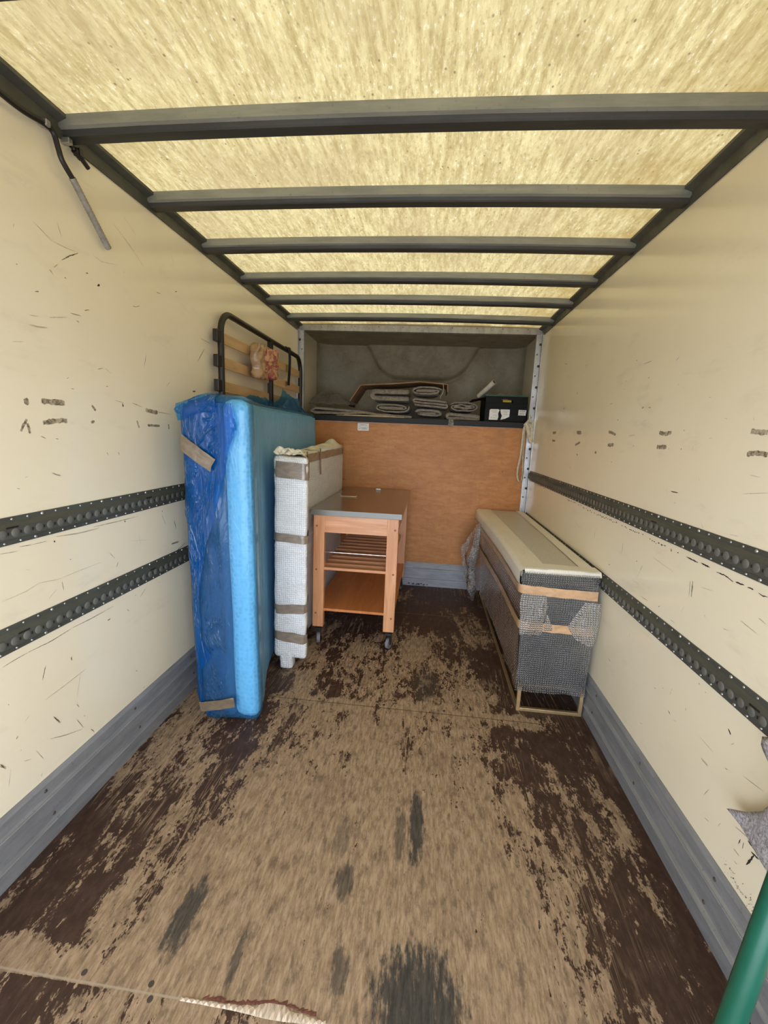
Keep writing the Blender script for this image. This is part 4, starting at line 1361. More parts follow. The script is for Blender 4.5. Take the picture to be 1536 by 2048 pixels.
# ------------------------------------------------------------------ kitchen trolley
tr = thing('kitchen_trolley', 'red beech kitchen trolley on castors with a stainless steel top and slatted shelf', 'trolley', (-0.26, 3.05, 0))
TX0, TX1, TY0, TY1 = -0.518, -0.002, 2.485, 3.600
m = MB(); m.box((TX0 - .018, TY0 - .012, 0.842), (TX1 + .018, TY1 + .02, 0.876)); m.mi[2] = 1
M['steel_edge'] = simple('brushed_steel_edge', (0.21, 0.205, 0.185), 0.5, 0.85, var=.15, scale=40, stretch=(8, 1, 8))
m.build('steel_top', [M['steel'], M['steel_edge']], tr, bevel=.0015)['label'] = 'stainless steel worktop'
LW, LD = 0.068, 0.042
for (x0, y0) in ((TX0, TY0), (TX1 - LW, TY0), (TX0, TY1 - LD), (TX1 - LW, TY1 - LD)):
    m = MB(); m.box((x0, y0, 0.124), (x0 + LW, y0 + LD, 0.842)); leg = m.build('leg', M['beech_y'], tr, bevel=.003)
    if y0 == TY0:
        for zc in (0.775, 0.50, 0.215):
            m = MB(); xc = x0 + (0.020 if x0 < -.3 else LW - .020)
            m.dome((xc, y0, zc), (0, -1, 0), 0.0065, 0.002, 10, 0); m.build('screw_cap', M['plug'], leg)
    cx, cyy = x0 + LW / 2, y0 + LD / 2 + .004
    ang = 0.25 if x0 < -.3 else -0.35
    m = MB(); m.cyl((cx, cyy, .112), (cx, cyy, .126), .009, 12); m.dome((cx, cyy - .01, .120), (0, -1, .3), .007, .006, 8)
    cs = m.build('castor', M['chrome'], tr)
    d = Vector((sin(ang), -cos(ang), 0)); s = Vector((cos(ang), sin(ang), 0)); c = Vector((cx, cyy, 0.0355)) + d * -0.012
    m = MB()
    for k in (-1, 1):
        m.bar(c + s * (k * .0135) + Vector((0, 0, .002)), Vector((cx, cyy, .108)) + s * (k * .0135), .026, .004, s)
    m.box((cx - .018, cyy - .018, .098), (cx + .018, cyy + .018, .113))
    m.build('fork', M['castor'], cs)
    m = MB(); m.cyl(c - s * .010, c + s * .010, .0345, 22); m.cyl(c - s * .0145, c + s * .0145, .010, 12, 1)
    w = m.build('wheel', [M['tyre'], M['castor']], cs, bevel=.003)
xi0, xi1 = TX0 + LW, TX1 - LW
m = MB(); m.box((xi0, TY0 + .004, 0.736), (xi1, TY0 + .026, 0.842)); m.build('front_rail', M['beech_x'], tr)
m = MB(); m.box((xi0, TY1 - .026, 0.736), (xi1, TY1 - .004, 0.842)); m.build('back_rail', M['beech_x'], tr)
for x0 in (TX0 + .010, TX1 - .032):
    m = MB(); m.box((x0, TY0 + LD, 0.736), (x0 + .022, TY1 - LD, 0.842)); m.build('side_rail', M['beech_l'], tr)
for x0 in (xi0 - .024, xi1 + .002):
    m = MB(); m.box((x0, TY0 + LD, 0.470), (x0 + .022, TY1 - LD, 0.497)); m.build('shelf_bearer', M['beech_l'], tr)
ns = 13
for i in range(ns):
    y = TY0 + .006 + (TY1 - TY0 - .050) * i / (ns - 1)
    m = MB(); m.box((xi0 - (.02 if 0 < i < ns - 1 else 0), y, 0.4975), (xi1 + (.02 if 0 < i < ns - 1 else 0), y + .040, 0.515)); m.build('slat', M['beech_d'], tr, bevel=.002)
m = MB(); m.box((xi0, TY0 + .008, 0.230), (xi1, TY0 + LD, 0.246)); m.box((TX0 + .004, TY0 + LD, 0.230), (TX1 - .004, TY1 - LD, 0.246)); m.box((xi0, TY1 - LD, 0.230), (xi1, TY1 - .008, 0.246))
m.build('lower_shelf', M['shelf_board'], tr)
m = MB(); m.tube([(xi0 - .01, TY0 + .012, 0.611), (xi1 + .01, TY0 + .012, 0.611)], 0.0032, 8); m.build('towel_rail', M['chrome'], tr)

# little things lying on the steel top
m = MB()
m.tube([(-0.478, 3.055, 0.8975), (-0.470, 3.05, 0.8788), (-0.36, 3.06, 0.8788), (-0.353, 3.055, 0.8850)], 0.0022, 6)
M['cream_plastic'] = simple('cream_plastic', (0.80, 0.72, 0.45), 0.4)
o = m.build('cable_tie', M['cream_plastic'])
tag(o, 'thin cream cable tie lying on the steel trolley top next to the white package', 'cable tie')
m = MB(); m.rbox((-0.268, 3.50, 0.8765), (-0.228, 3.525, 0.889), .005, .006, lambda p, n: p + n * .002 * nz(p.x * 90, p.y * 90, 0))
o = m.build('paper_scrap', M['paper'])
tag(o, 'small white paper scrap at the far end of the steel trolley top', 'paper scrap')

# ------------------------------------------------------------------ bubble-wrapped sideboard
cb = thing('wrapped_sideboard', 'long dark sideboard on gold frame legs, bubble wrapped and taped, against the right wall', 'sideboard', (0.81, 2.8, 0))
CX0, CX1, CY0, CY1 = 0.645, 0.968, 2.012, 3.690
m = MB(); m.box((CX0 + .008, CY0 + .008, .142), (CX1 - .004, CY1 - .008, .716)); m.build('body', M['cab'], cb, bevel=.004)
for y0 in (2.004, 3.600):
    m = MB(); w = .017
    m.box((.660, y0, 0), (.660 + w, y0 + w, .150)); m.box((.976 - w, y0, 0), (.976, y0 + w, .150))
    m.box((.660 + w, y0, 0), (.976 - w, y0 + w, w)); m.box((.660 + w, y0, .150 - w * .7), (.976 - w, y0 + w, .150 - .001))
    m.build('leg_frame', M['gold'], cb, bevel=.0015)['label'] = 'gold steel frame leg'
m = MB(); m.box((.662, 2.021, 0.0), (.674, 3.600, .014)); m.build('floor_runner', M['gold'], cb)
def cside(p):
    x, y, z = p
    if x < 0.8: 
        k = (0.8 - x) / 0.16
        x += -0.030 * k * sstep(y, 2.4, 3.6) + k * 0.012 * sstep(z, .6, .2)
        x -= k * 0.018 * sstep(z, .55, .7)
    return (x, y, z)
def wcb(p, nrm):
    b = 0.005 * nz(p.x * 7, p.y * 5, p.z * 7) + 0.004 * ridged(nz(p.x * 4, p.y * 10, p.z * 5))
    for zb in (.462, .640): b -= 0.004 * exp(-((p.z - zb) / .025) ** 2)
    if p.z < .3: p = Vector((p.x, p.y, p.z + 0.010 * nz(p.x * 12, p.y * 5, 3)))
    return cside(p + nrm * b)
m = MB(); m.rbox((CX0, CY0 - .014, .128), (CX1 + .004, CY1, .722), .014, .016, wcb, 0, ('-z',)); m.build('bubble_wrap', M['bubble'], cb)
m = MB()
def sidefilm(u, v):
    y = CY0 + .015 + (CY1 - CY0 - .03) * u; z = .120 + .54 * v
    b = 0.007 * nz(1, y * 6, z * 5) + 0.006 * ridged(nz(2, y * 7 + z * 5, z * 3))
    x, y2, z2 = cside((CX0 - .006, y, z)); return (x - abs(b), y2, z2 + 0.012 * nz(y * 6, 0, 1) * (1 - v))
m.sheet(sidefilm, 90, 32); m.build('bubble_wrap', M['bubble_side'], cb)
m = MB()
def z_(v): return .118 + .612 * v
def frontfilm(u, v):
    x = CX0 - .024 * sstep(z_(v), .60, .70) - .004 + (CX1 + .010 - CX0 + .024 * sstep(z_(v), .60, .70)) * u; z = .118 + .612 * v
    b = 0.004 * ridged(nz(x * 9, z * 6, 4)) + .003 * ridged(nz(x * 5 + z * 9, z * 9, 7))
    return (x, CY0 - .0185 - b * (0 if abs(z - .642) < .03 or abs(z - .46) < .03 else 1), z + .010 * nz(x * 12, 1, 4) * (1 - v))
m.sheet(frontfilm, 40, 60); m.build('bubble_wrap', M['bubble'], cb)
# pale foam over the top: one thin sheet, double where the edges fold over
m = MB()
def wtop(p, nrm): return cside(p + nrm * (0.003 * nz(p.x * 9, p.y * 6, 2)))
m.rbox((CX0 - .008, CY0 - .008, .690), (CX1 + .008, CY1 + .004, .738), .016, .015, wtop, 0, ('-z', '-y')); m.build('foam_sheet', M['foam_thin'], cb)
m = MB()
def ovl(u, v):
    y = CY0 - .010 + (CY1 - CY0 + .010) * v
    L = [(-0.003, -.105), (-0.003, -.05), (-.002, -.014), (.014, .001), (.05, .0012), (.112 - .02 * v, .0015)]
    t = u * (len(L) - 1); i = min(int(t), len(L) - 2); f = t - i
    X = CX0 - .008 + L[i][0] + (L[i+1][0] - L[i][0]) * f; z = .7395 + L[i][1] + (L[i+1][1] - L[i][1]) * f
    rag = .010 * nz(y * 4, 1, 1) if u == 0 else 0
    x, y2, z2 = cside((X, y, z)); 
    return (x + 0.002 * nz(y * 6, z * 4, 3) - .003, y2, z2 + rag + .001)
m.sheet(ovl, 20, 70)
def ovr(u, v):
    y = CY0 - .010 + (CY1 - CY0 + .010) * v
    return (.905 + .03 * v - .02 * v * v + (.980 - .905 - .03 * v + .02 * v * v) * u, y, .7415 + .001 * nz(y * 6, u * 3, 3) - .006 * max(0, (u - .8) / .2) ** 2)
m.sheet(ovr, 8, 70)
def ovf(u, v):   # front fold
    x = CX0 - .012 + (CX1 + .014 - CX0 + .012) * u
    z = .7425 - .0005 * v; y = CY0 - .012 + .10 * v + .02 * v * nz(x * 6, 1, 1)
    if v < .15: z -= .022 * (1 - v / .15) ** 2
    return (x, y, z)
m.sheet(ovf, 24, 14)
m.build('foam_fold', M['foam'], cb)
def ctape(z0, z1, drop):
    m = MB()
    def fn(u, v):
        z = z0 + (z1 - z0) * v + .003 * nz(u * 30, 3, z0 * 9)
        if u < .72:
            y = 3.66 - (3.66 - CY0 - .0) * (u / .72)
            x, y2, z2 = cside((CX0 - .019, y, z)); return (x, y2, z2 + (-.002))
        t = (u - .72) / .28
        x0 = cside((CX0 - .019, CY0, z))[0]
        x = x0 + (CX1 + .004 - x0) * t
        y = CY0 - .0215 - .002 * ridged(nz(x * 9, z * 30, 1)) + (.018 * (1 - t / .04) if t < .04 else 0)
        return (x, y, z - drop * t)
    m.sheet(fn, 110, 3); m.build('tape', M['tape_tan'], cb)
ctape(.620, .664, .010); ctape(.440, .482, .008)
# torn loose pieces of wrap hanging on the near end
def flap(poly, y0, seed):
    """a ragged sheet from an outline [(x_left, x_right, z)] from top to bottom"""
    m = MB(); rr = random.Random(seed); zs = [p[2] for p in poly]
    def fn(u, v):
        z = zs[0] + (zs[-1] - zs[0]) * v
        l = lerp_table(-z, [(-p[2], p[0]) for p in poly]); r = lerp_table(-z, [(-p[2], p[1]) for p in poly])
        x = l + (r - l) * u + 0.005 * nz(z * 40, seed, 0) * (1 if u > .5 else 0)
        y = y0 - 0.004 - 0.012 * v * abs(nz(x * 14, z * 14, seed)) - 0.007 * ridged(nz(x * 18, z * 8, seed + 2))
        return (x, y, z + 0.006 * nz(x * 30, seed, 3) * v)
    m.sheet(fn, 20, 24); m.build('loose_wrap', M['bubble_loose'], cb)
flap([(.622, .738, .622), (.622, .752, .57), (.628, .742, .50), (.630, .738, .44), (.632, .730, .418)], CY0 - .020, 3)
flap([(.748, .752, .530), (.742, .775, .48), (.738, .778, .452)], CY0 - .024, 5)
flap([(.918, .988, .600), (.880, .990, .53), (.852, .990, .475), (.872, .990, .44), (.90, .984, .41), (.955, .975, .388)], CY0 - .020, 8)
# bunch of spare wrap hanging off the far corner
m = MB()
def bunch(u, v):
    z = .680 - .650 * v
    cx = lerp_table(v, [(0, .582), (.2, .560), (.45, .535), (.7, .545), (.9, .560), (1, .575)])
    r = lerp_table(v, [(0, .012), (.15, .03), (.4, .045), (.6, .035), (.85, .040), (1, .012)])
    a = 2 * pi * u
    k = 1 + .45 * nz(cos(a) * 1.7, sin(a) * 1.7, v * 6) + .18 * nz(cos(a) * 5, sin(a) * 5, v * 14)
    return (cx + r * k * cos(a), 3.33 + r * k * 1.2 * sin(a) + .05 * v, z)
m.sheet(bunch, 36, 50)
def wing(u, v):
    z = .675 - .30 * v
    return (.578 - .105 * u * (1 - .5 * v) - .02 * u, 3.42 + .03 * nz(u * 5, v * 5, 1), z - .22 * u + .02 * nz(u * 6, v * 4, 3))
m.sheet(wing, 14, 18)
m.build('loose_wrap', M['bubble_loose'], cb)

# ------------------------------------------------------------------ what lies on the over-cab shelf
S = SHELF + 0.0006
def ribbon(pts, t, y0, y1, seed, ny=14, ragged=0.010):
    """a thick blanket seen end-on: a folded centre line thickened and run back along y"""
    P = [Vector((a, b)) for a, b in pts]
    # resample
    out = [P[0]]; acc = 0; st = 0.007
    for a, b in zip(P, P[1:]):
        L = (b - a).length; k = max(1, int(L / st))
        for i in range(1, k + 1): out.append(a + (b - a) * i / k)
    P = out; n = len(P); up = []; dn = []
    for i, p in enumerate(P):
        d = P[min(i + 1, n - 1)] - P[max(i - 1, 0)]
        d = d.normalized() if d.length > 1e-6 else Vector((1, 0))
        nr = Vector((-d.y, d.x)); e = min(1.0, .55 + .25 * min(i, n - 1 - i))
        up.append(p + nr * t / 2 * e); dn.append(p - nr * t / 2 * e)
    ring = up + dn[::-1]; m = MB(); v = []; R = len(ring)
    for j in range(ny + 1):
        y = y0 + (y1 - y0) * j / ny
        sq = 0.94 if j in (0, ny) else 1.0
        for i, q in enumerate(ring):
            w = 0.004 * nz(q.x * 25, q.y * 25 + seed, y * 12) ; w2 = 0.003 * nz(q.x * 22 + 5, q.y * 22, y * 10 + seed)
            c = P[i if i < n else 2 * n - 1 - i]
            qq = c + (q - c) * sq
            v.append((qq.x + w, y + (ragged * nz(q.x * 14, q.y * 20, seed) if j == 0 else 0), max(qq.y + w2, S)))
    f = []
    for j in range(ny):
        for i in range(R):
            i2 = (i + 1) % R; f.append((j*R+i, j*R+i2, (j+1)*R+i2, (j+1)*R+i))
    m.add(v, f, 0, True)
    for j in (0, ny):
        b = j * R
        q = [(b+i, b+i+1, b+R-2-i, b+R-1-i) for i in range(n - 1)]
        m.add([], [], 0)
        for a in q:
            m.f.append(list(a)); m.mi.append(0); m.sm.append(True)
    return m
def spiral(cx, cz, a, b, t, turns, start=0.0, dirn=1, wav=0.0):
    pts = []; N = int(turns * 40); d = t / 2
    for i in range(N + 1):
        th = start + dirn * 2 * pi * i / 40
        dd = d + (t * 1.16) * i / 40
        A = max(a - dd * 1.05, 0.012); B = max(b - dd, 0.001)
        c, s = cos(th), sin(th)
        x = cx + A * math.copysign(abs(c) ** 0.72, c); z = cz + B * math.copysign(abs(s) ** 0.85, s)
        z += wav * sin(x * 60 + i * .05) * min(1, i / 40)
        pts.append((x, z))
    return pts
def cfold(x0, x1, z0, z1, t, side=-1, curl=0.0):
    """two thick layers joined by a round fold on one side"""
    r = (z1 - z0) / 2 - t / 2; zc = (z0 + z1) / 2; xc = x0 + r + t / 2 if side < 0 else x1 - r - t / 2
    far = x1 if side < 0 else x0; pts = [(far, z1 - t / 2 - curl)]
    for k in range(13):
        a = pi / 2 + pi * k / 12 if side < 0 else pi / 2 - pi * k / 12
        pts.append((xc + r * cos(a) * 1.0, zc + r * sin(a)))
    pts.append((far, z0 + t / 2)); return pts
def zigzag(x0, x1, z0, t, n, tilt=0.0):
    pts = []
    for k in range(n):
        z = z0 + t / 2 + k * t * 1.12
        a, b = (x0 + t * .6, x1 - t * .6)
        za, zb = z - tilt * 0, z - tilt
        seg = [(a, za), (b, zb)] if k % 2 == 0 else [(b, zb), (a, za)]
        if k:
            p = pts[-1]; q = seg[0]
            e = x1 if k % 2 else x0
            pts += [(e - (t*.1 if k % 2 else -t*.1), (p[1] + q[1]) / 2)]
        pts += seg
    return pts
GB = 'folded grey blankets on the shelf'
def blanket(m, label, mat='felt', name='folded_blanket'):
    return tag(m.build(name, M[mat]), label, 'blanket', GB)
blanket(ribbon(cfold(-0.392, -0.050, 1.622, 1.722, .046, -1, -.004), .041, 3.83, 4.16, 1),
        'thick folded grey blanket on top of the left pair, under the cardboard')
blanket(ribbon(spiral(-0.192, 1.567, .158, .052, .020, 2.2, .3, -1), .0145, 3.82, 4.15, 2),
        'rolled grey blanket at the bottom of the left pair, beneath the cardboard flap')
blanket(ribbon(spiral(0.100, 1.716, .138, .049, .021, 2.1, 0.2, 1), .0155, 3.84, 4.18, 3),
        'rolled oval grey blanket on top of the middle stack of three')
blanket(ribbon(zigzag(-0.010, 0.290, 1.590, .0205, 3, .018), .0175, 3.83, 4.16, 4),
        'flat zigzag-folded grey blanket in the middle of the stack of three')
blanket(ribbon(spiral(0.127, S + .049, .130, .047, .027, 1.55, pi * .92, -1), .0215, 3.81, 4.14, 5),
        'rounded pale grey blanket at the bottom of the middle stack of three')
blanket(ribbon(spiral(0.424, 1.592, .130, .050, .017, 2.4, pi * .9, -1, .004), .0128, 3.84, 4.18, 6),
        'wavy rolled grey blanket resting on another beside the black crate')
blanket(ribbon(cfold(0.272, 0.566, S + .004, S + .066, .030, -1, .012), .0265, 3.82, 4.15, 7),
        'flat folded grey blanket under the wavy one beside the black crate')
# loose blankets at the left end
m = MB()
def drape(u, v):
    x = -0.92 + 0.335 * u; y = 3.80 + 0.42 * v
    top = lerp_table(x, [(-.95, .13), (-.85, .20), (-.80, .215), (-.76, .17), (-.70, .185), (-.63, .13), (-.56, .088), (-.48, .06)])
    prof = sstep(v, 0, .35) * (1 - .5 * sstep(v, .7, 1))
    z = S + 0.088 + max(0, top - 0.088) * prof + 0.012 * nz(x * 14, y * 10, 2) + .008 * ridged(nz(x * 9 + y * 6, y * 9, 4)) * prof
    return (x + .02 * nz(y * 9, x * 6, 1), y, z)
m.sheet(drape, 40, 26)
o = m.build('moving_blanket', M['felt_dark'], solid=.014, off=1)
tag(o, 'crumpled dark brown blanket heaped at the left end of the shelf', 'blanket')
m = MB()
def flat_b(t):
    return 0
pts = [(-0.90, S + .012)]
pts = [(-0.40, S + .036), (-0.60, S + .048), (-0.86, S + .060), (-0.905, S + .040), (-0.86, S + .022), (-0.60, S + .024), (-0.42, S + .036), (-0.30, S + .022), (-0.015, S + .012)]
o = ribbon(pts, .021, 3.775, 4.0, 9).build('moving_blanket', M['felt'])
tag(o, 'long flat grey blanket spread along the left half of the shelf edge', 'blanket')

# cardboard
m = MB()
path = [(-0.572, 1.612), (-0.555, 1.64), (-0.484, 1.748), (-0.470, 1.754), (-0.2, 1.772), (0.041, 1.797), (0.16, 1.789), (0.272, 1.782), (0.280, 1.776), (0.284, 1.715)]
m.sheet(lambda u, v: (lerp_table(u * 9, [(i, p[0]) for i, p in enumerate(path)]), 3.845 + .36 * v + .01 * nz(u * 6, v, 2), lerp_table(u * 9, [(i, p[1]) for i, p in enumerate(path)]) + .0), 54, 6, 0, False)
o = m.build('cardboard_box', M['card'], solid=.007, off=-1)
tag(o, 'opened brown cardboard box bent like a roof over the blanket stacks', 'cardboard')
for k, (x0, x1, z, y0, sl, lab) in enumerate(((-0.665, -0.075, S + .001, 3.742, 0, 'pale flat cardboard sheet lying lowest on the shelf edge, left of the middle stack'),
                                         (-0.60, -0.16, S + .0075, 3.752, .0, 'pale flat cardboard sheet lying upon another at the shelf edge'))):
    m = MB(); m.box((x0, y0, z), (x1, 3.772, z + .0055), 0, lambda x, y, q, s=k: (x, y + .006 * (x + .4) * (1 - 2 * s), q))
    o = m.build('cardboard_sheet', M['card_pale']); tag(o, lab, 'cardboard', 'flat cardboard sheets on the shelf edge')

# crate
cr = thing('crate', 'black plastic crate with green rim and torn white labels on the shelf', 'crate', (0.78, 3.95, SHELF))
KX0, KX1, KY0, KY1, KZ1 = 0.602, 0.946, 3.79, 4.17, 1.688
m = MB(); tk = .006
m.box((KX0, KY0, S), (KX1, KY1, S + tk)); m.box((KX0, KY1 - tk, S), (KX1, KY1, KZ1)); m.box((KX0, KY0, S), (KX0 + tk, KY1, KZ1)); m.box((KX1 - tk, KY0, S), (KX1, KY1, KZ1))
hx0, hx1, hz0, hz1 = .732, .826, 1.638, 1.668
m.box((KX0, KY0, S), (KX1, KY0 + tk, hz0)); m.box((KX0, KY0, hz1), (KX1, KY0 + tk, KZ1)); m.box((KX0, KY0, hz0), (hx0, KY0 + tk, hz1)); m.box((hx1, KY0, hz0), (KX1, KY0 + tk, hz1))
for z in (1.545, 1.600, 1.630): m.box((KX0 - .003, KY0 - .004, z), (KX1, KY0, z + .005))
for x in (KX0, KX1 - .012): m.box((x, KY0 - .004, S), (x + .012, KY0, KZ1))
m.build('tub', M['crate'], cr)
m = MB(); 
m.box((KX0 - .006, KY0 - .008, KZ1), (KX1, KY0 + .012, KZ1 + .012)); m.box((KX0 - .006, KY1 - .012, KZ1), (KX1, KY1 + .006, KZ1 + .012))
m.box((KX0 - .006, KY0 + .012, KZ1), (KX0 + .010, KY1 - .012, KZ1 + .012)); m.box((KX1 - .012, KY0 + .012, KZ1), (KX1, KY1 - .012, KZ1 + .012))
m.build('rim', M['crate_rim'], cr, bevel=.002)
m = MB()
m.add([(KX0 - .002, KY0 + .02, 1.682), (KX0 - .002, KY1 - .05, 1.682), (KX0 - .112, KY1 - .05, 1.655), (KX0 - .112, KY0 + .02, 1.655)], [(0, 1, 2, 3)])
m.build('lid_flap', M['crate'], cr, solid=.006)
def label_poly(pts, lines, name='paper_label'):
    m = MB(); y = KY0 - .0046
    m.add([(a, y, b) for a, b in pts], [tuple(range(len(pts)))])
    for (a, b, c, h) in lines:
        m.add([(a, y - .0004, c), (b, y - .0004, c), (b, y - .0004, c + h), (a, y - .0004, c + h)], [(0, 1, 2, 3)], 1)
    m.build(name, [M['paper'], M['ink']], cr)
label_poly([(.638, 1.494), (.640, 1.575), (.650, 1.582), (.712, 1.583), (.722, 1.576), (.712, 1.55), (.716, 1.52), (.710, 1.494)], [(.650, .70, 1.566, .003), (.668, .695, 1.556, .0022), (.655, .66, 1.51, .006), (.672, .70, 1.53, .002), (.668, .692, 1.512, .002)])
label_poly([(.735, 1.496), (.772, 1.507), (.806, 1.524), (.806, 1.583), (.728, 1.582), (.732, 1.555), (.744, 1.53)], [(.752, .797, 1.568, .003), (.752, .79, 1.556, .0022), (.756, .795, 1.540, .002)])
label_poly([(.877, 1.538), (.938, 1.538), (.942, 1.582), (.878, 1.583)], [(.884, .934, 1.570, .006), (.884, .934, 1.558, .003), (.884, .925, 1.551, .003), (.884, .93, 1.544, .003)])
m = MB(); m.cyl((.745, 3.81, 1.653), (.815, 3.812, 1.651), .011, 12)
o = m.build('screwdriver_handle', M['yellow']); tag(o, 'yellow tool handle showing through the hand hole of the black crate', 'tool')
m = MB(); m.rbox((.735, 3.803, 1.4855), (.825, 3.83, 1.642), .006, .02); o = m.build('tool_box', M['cable']); tag(o, 'black case inside the crate under the yellow handle', 'case')
m = MB()
a = Vector((.560, 3.985, 1.700)); b = Vector((.668, 3.86, 1.812)); a = b + (a - b) * 1.0
d = (b - a).normalized()
m.tube([a, b], .0215, 20, 0, cap=False); m.tube([b, a], .0165, 20, 1, cap=False); m.tube([b - d * .07, b - d * .068], .0225, 20, 0, cap=False)
u = d.orthogonal().normalized(); w = d.cross(u); v = []; 
for k in range(20): v += [b + (u * cos(pi * k / 10) + w * sin(pi * k / 10)) * .0215, b + (u * cos(pi * k / 10) + w * sin(pi * k / 10)) * .0165]
m.add(v, [(2*k, 2*k+1, (2*k+3) % 40, (2*k+2) % 40) for k in range(20)])
o = m.build('plastic_pipe', [M['pipe'], M['pipe_in']]); tag(o, 'short white plastic pipe leaning out beside the black crate', 'pipe')
m = MB(); m.tube([(.70, 3.92, 1.703), (.72, 3.90, 1.716), (.755, 3.90, 1.718), (.785, 3.91, 1.704), (.80, 3.9, 1.712), (.812, 3.9, 1.728)], .003, 6)
m.rbox((.690, 3.90, 1.66), (.800, 3.96, 1.712), .02, .015, lambda p, n: p + n * .008 * nz(p.x * 30, p.y * 30, p.z * 30))
o = m.build('cord_bundle', M['card_pale']); tag(o, 'tan bundle of cord just showing above the green crate rim', 'cord')
m = MB(); m.tube([(.238, 3.838, 1.775), (.245, 3.836, 1.74), (.238, 3.836, 1.705), (.222, 3.838, 1.672), (.224, 3.836, 1.655)], .0018, 6)
o = m.build('string', M['strap']); tag(o, 'thin pale string hanging from the cardboard over the middle stack', 'string')
m = MB()
m.sheet(lambda u, v: (.300 + .040 * u + .012 * (v - .5) * (1 if u > .5 else -.4) + .008 * nz(v * 5, u * 4, 1), D - .018 - .006 * sin(pi * u) - .004 * nz(u * 6, v * 6, 2), 1.486 - .066 * v * (1 - .5 * abs(u - .5))), 8, 12)
M['rag'] = simple('grey_rag', (0.22, 0.21, 0.19), 0.9, var=.4, scale=60)
o = m.build('cloth_scrap', M['rag'], solid=.002); tag(o, 'small grey cloth scrap hanging over the black shelf edge', 'cloth scrap')
m = MB(); y = D - .0012
m.add([(-.474, y, 1.362), (-.468, y, 1.357), (-.376, y, 1.359), (-.376, y, 1.4215), (-.474, y, 1.4215)], [(0, 1, 2, 3, 4)])
for (a, b, c) in ((-.45, -.41, 1.405), (-.405, -.395, 1.404), (-.458, -.452, 1.390), (-.447, -.40, 1.381), (-.395, -.388, 1.386), (-.44, -.39, 1.371), (-.462, -.45, 1.373)):
    m.add([(a, y - .0005, c), (b, y - .0005, c + .001), (b, y - .0005, c + .005), (a, y - .0005, c + .0035)], [(0, 1, 2, 3)], 1)
o = m.build('paper_note', [M['paper'], M['ink']]); tag(o, 'small white paper note stuck to the plywood bulkhead below the shelf', 'note')

# ------------------------------------------------------------------ webbing strap on the right-hand post
m = MB()
def web(pts, w, tw=0.0, seed=0):
    pts = [Vector(p) for p in pts]; n = len(pts); L = []; R_ = []
    for i, p in enumerate(pts):
        d = (pts[min(i+1, n-1)] - pts[max(i-1, 0)]).normalized()
        a = tw * i + .5 * nz(i * .35, seed, 0)
        side = Vector((cos(a), sin(a), 0)); side = (side - d * side.dot(d)).normalized()
        L.append(p - side * w / 2); R_.append(p + side * w / 2)
    v = []
    for i in range(n): v += [L[i], (L[i] + R_[i]) / 2 + Vector((0, -.002, 0)), R_[i]]
    f = []
    for i in range(n - 1): f += [(3*i, 3*i+1, 3*i+4, 3*i+3), (3*i+1, 3*i+2, 3*i+5, 3*i+4)]
    m.add(v, f, 0, True)
def smooth(pts, k=8):
    out = []; n = len(pts)
    for i in range(n - 1):
        p0, p1, p2, p3 = [Vector(pts[min(max(j, 0), n - 1)]) for j in (i-1, i, i+1, i+2)]
        for s in range(k):
            t = s / k
            out.append(0.5 * ((2*p1) + (p2-p0)*t + (2*p0-5*p1+4*p2-p3)*t*t + (3*p1-p0-3*p2+p3)*t**3))
    out.append(Vector(pts[-1])); return out
yy = D - .034
web(smooth([(.945, yy, 1.492), (.918, yy - .01, 1.43), (.914, yy - .012, 1.34), (.910, yy - .01, 1.20), (.899, yy - .008, 1.10), (.902, yy - .008, 1.03), (.922, yy - .008, .995), (.940, yy - .008, 1.02), (.938, yy - .010, 1.12), (.930, yy - .012, 1.21), (.928, yy - .016, 1.32), (.926, yy - .018, 1.42), (.950, yy - .012, 1.485)]), .020, .012, 1)
web(smooth([(.925, yy - .015, 1.46), (.945, yy - .02, 1.47), (.968, yy - .02, 1.455), (.978, yy - .02, 1.43)]), .030, .02, 2)
web(smooth([(.930, yy - .022, 1.475), (.955, yy - .022, 1.40), (.975, yy - .02, 1.345), (.984, yy - .016, 1.318)]), .034, .01, 3)
web(smooth([(.982, yy - .02, 1.50), (.978, yy - .024, 1.43), (.984, yy - .02, 1.35), (.982, yy - .014, 1.31)]), .020, .0, 4)
web(smooth([(.955, yy - .01, 1.535), (.948, yy - .016, 1.50), (.925, yy - .020, 1.475), (.912, yy - .012, 1.455)]), .014, .03, 5)
o = m.build('webbing_strap', M['strap'], solid=.0025)
tag(o, 'cream webbing strap knotted to the right-hand aluminium post, its loop hanging down', 'strap')

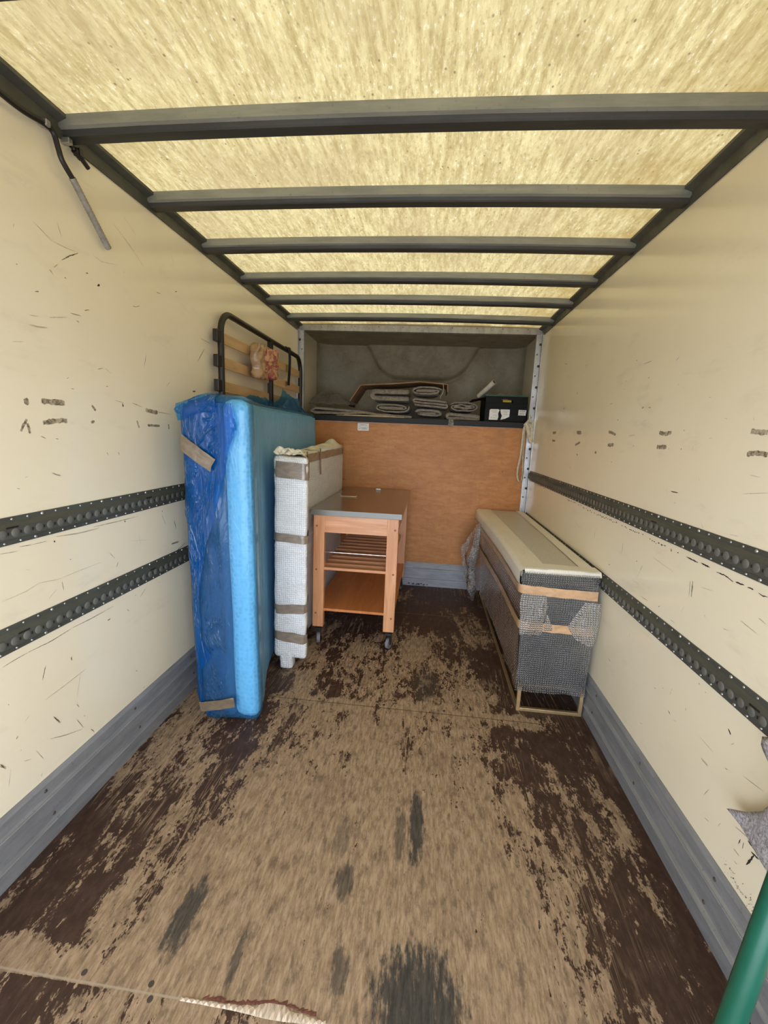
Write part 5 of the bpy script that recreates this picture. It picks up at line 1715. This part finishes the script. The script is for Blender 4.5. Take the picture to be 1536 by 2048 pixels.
# ------------------------------------------------------------------ wiring high on the left wall
cbx = thing('cable', 'black cable along the top of the left wall ending in a grey corrugated sleeve', 'cable', (-.975, 1.3, 2.1))
m = MB(); X = -.986
m.tube(smooth([(X + .004, REAR + .1, 2.150), (X + .004, .6, 2.150), (X + .004, 1.0, 2.148), (X + .004, 1.18, 2.142), (X + .003, 1.27, 2.155), (X + .004, 1.300, 2.150), (X + .008, 1.309, 2.115), (X + .010, 1.318, 2.088), (X + .010, 1.353, 2.058)]), .0075, 10)
m.build('core', M['cable'], cbx)
m = MB()
a = Vector((X + .010, 1.351, 2.060)); b = Vector((X + .002, 1.498, 1.921)); N = 46
pts = [a + (b - a) * i / N for i in range(N + 1)]
m.tube(pts, [.0092 + .0012 * (i % 2) for i in range(N + 1)], 12)
m.build('sleeve', M['sleeve'], cbx)
for k, yc in enumerate((1.275, 1.352)):
    m = MB(); m.box((-.9995, yc - .008, 2.150), (-.972, yc + .008, 2.166)); m.build('clip', M['rivet'], cbx, bevel=.002)
m = MB()
m.cyl((-.980, 1.372, 2.148), (-.980, 1.398, 2.139), .010, 10); m.cyl((-.980, 1.398, 2.139), (-.980, 1.425, 2.126), .007, 10)
m.box((-.990, 1.380, 2.138), (-.968, 1.394, 2.158)); m.tube(smooth([(-.982, 1.376, 2.150), (-.984, 1.372, 2.153), (-.985, 1.366, 2.155)]), .006, 8)
o = m.build('cable_connector', M['cable']); tag(o, 'short black cable connector under the roof angle beside the grey sleeve', 'connector')

# ------------------------------------------------------------------ right foreground
m = MB()
def drape_r(u, v):
    # v: from the rail downwards, u: towards the rear
    z = lerp_table(v, [(0, .688), (.08, .662), (1, .43)])
    yf = lerp_table(z, [(.40, 1.03), (.43, 1.035), (.47, .985), (.53, .925), (.58, .90), (.63, .91), (.665, .968), (.70, .968)])
    y = yf - .55 * u
    z -= .05 * v * sstep(u, .25, 1)
    x = .972 - .012 * (1 + sin(y * 22 + v)) - .05 * u * v + .010 * nz(y * 8, z * 8, 2)
    return (min(x, .960), y, z)
m.sheet(drape_r, 34, 30)
o = m.build('moving_blanket', M['felt_light'], solid=.011, off=1)
tag(o, 'violet-grey woven blanket corner hanging from the lower right rail in the foreground', 'blanket')
m = MB()
a = Vector((.672, .612, .004)); b = Vector((.960, .802, 1.13))
m.tube([a, a + (b - a) * .01, b], [.018, .0205, .0205], 24)
o = m.build('metal_pole', M['green']); tag(o, 'green enamelled metal pole leaning on the right wall in the near corner', 'pole')
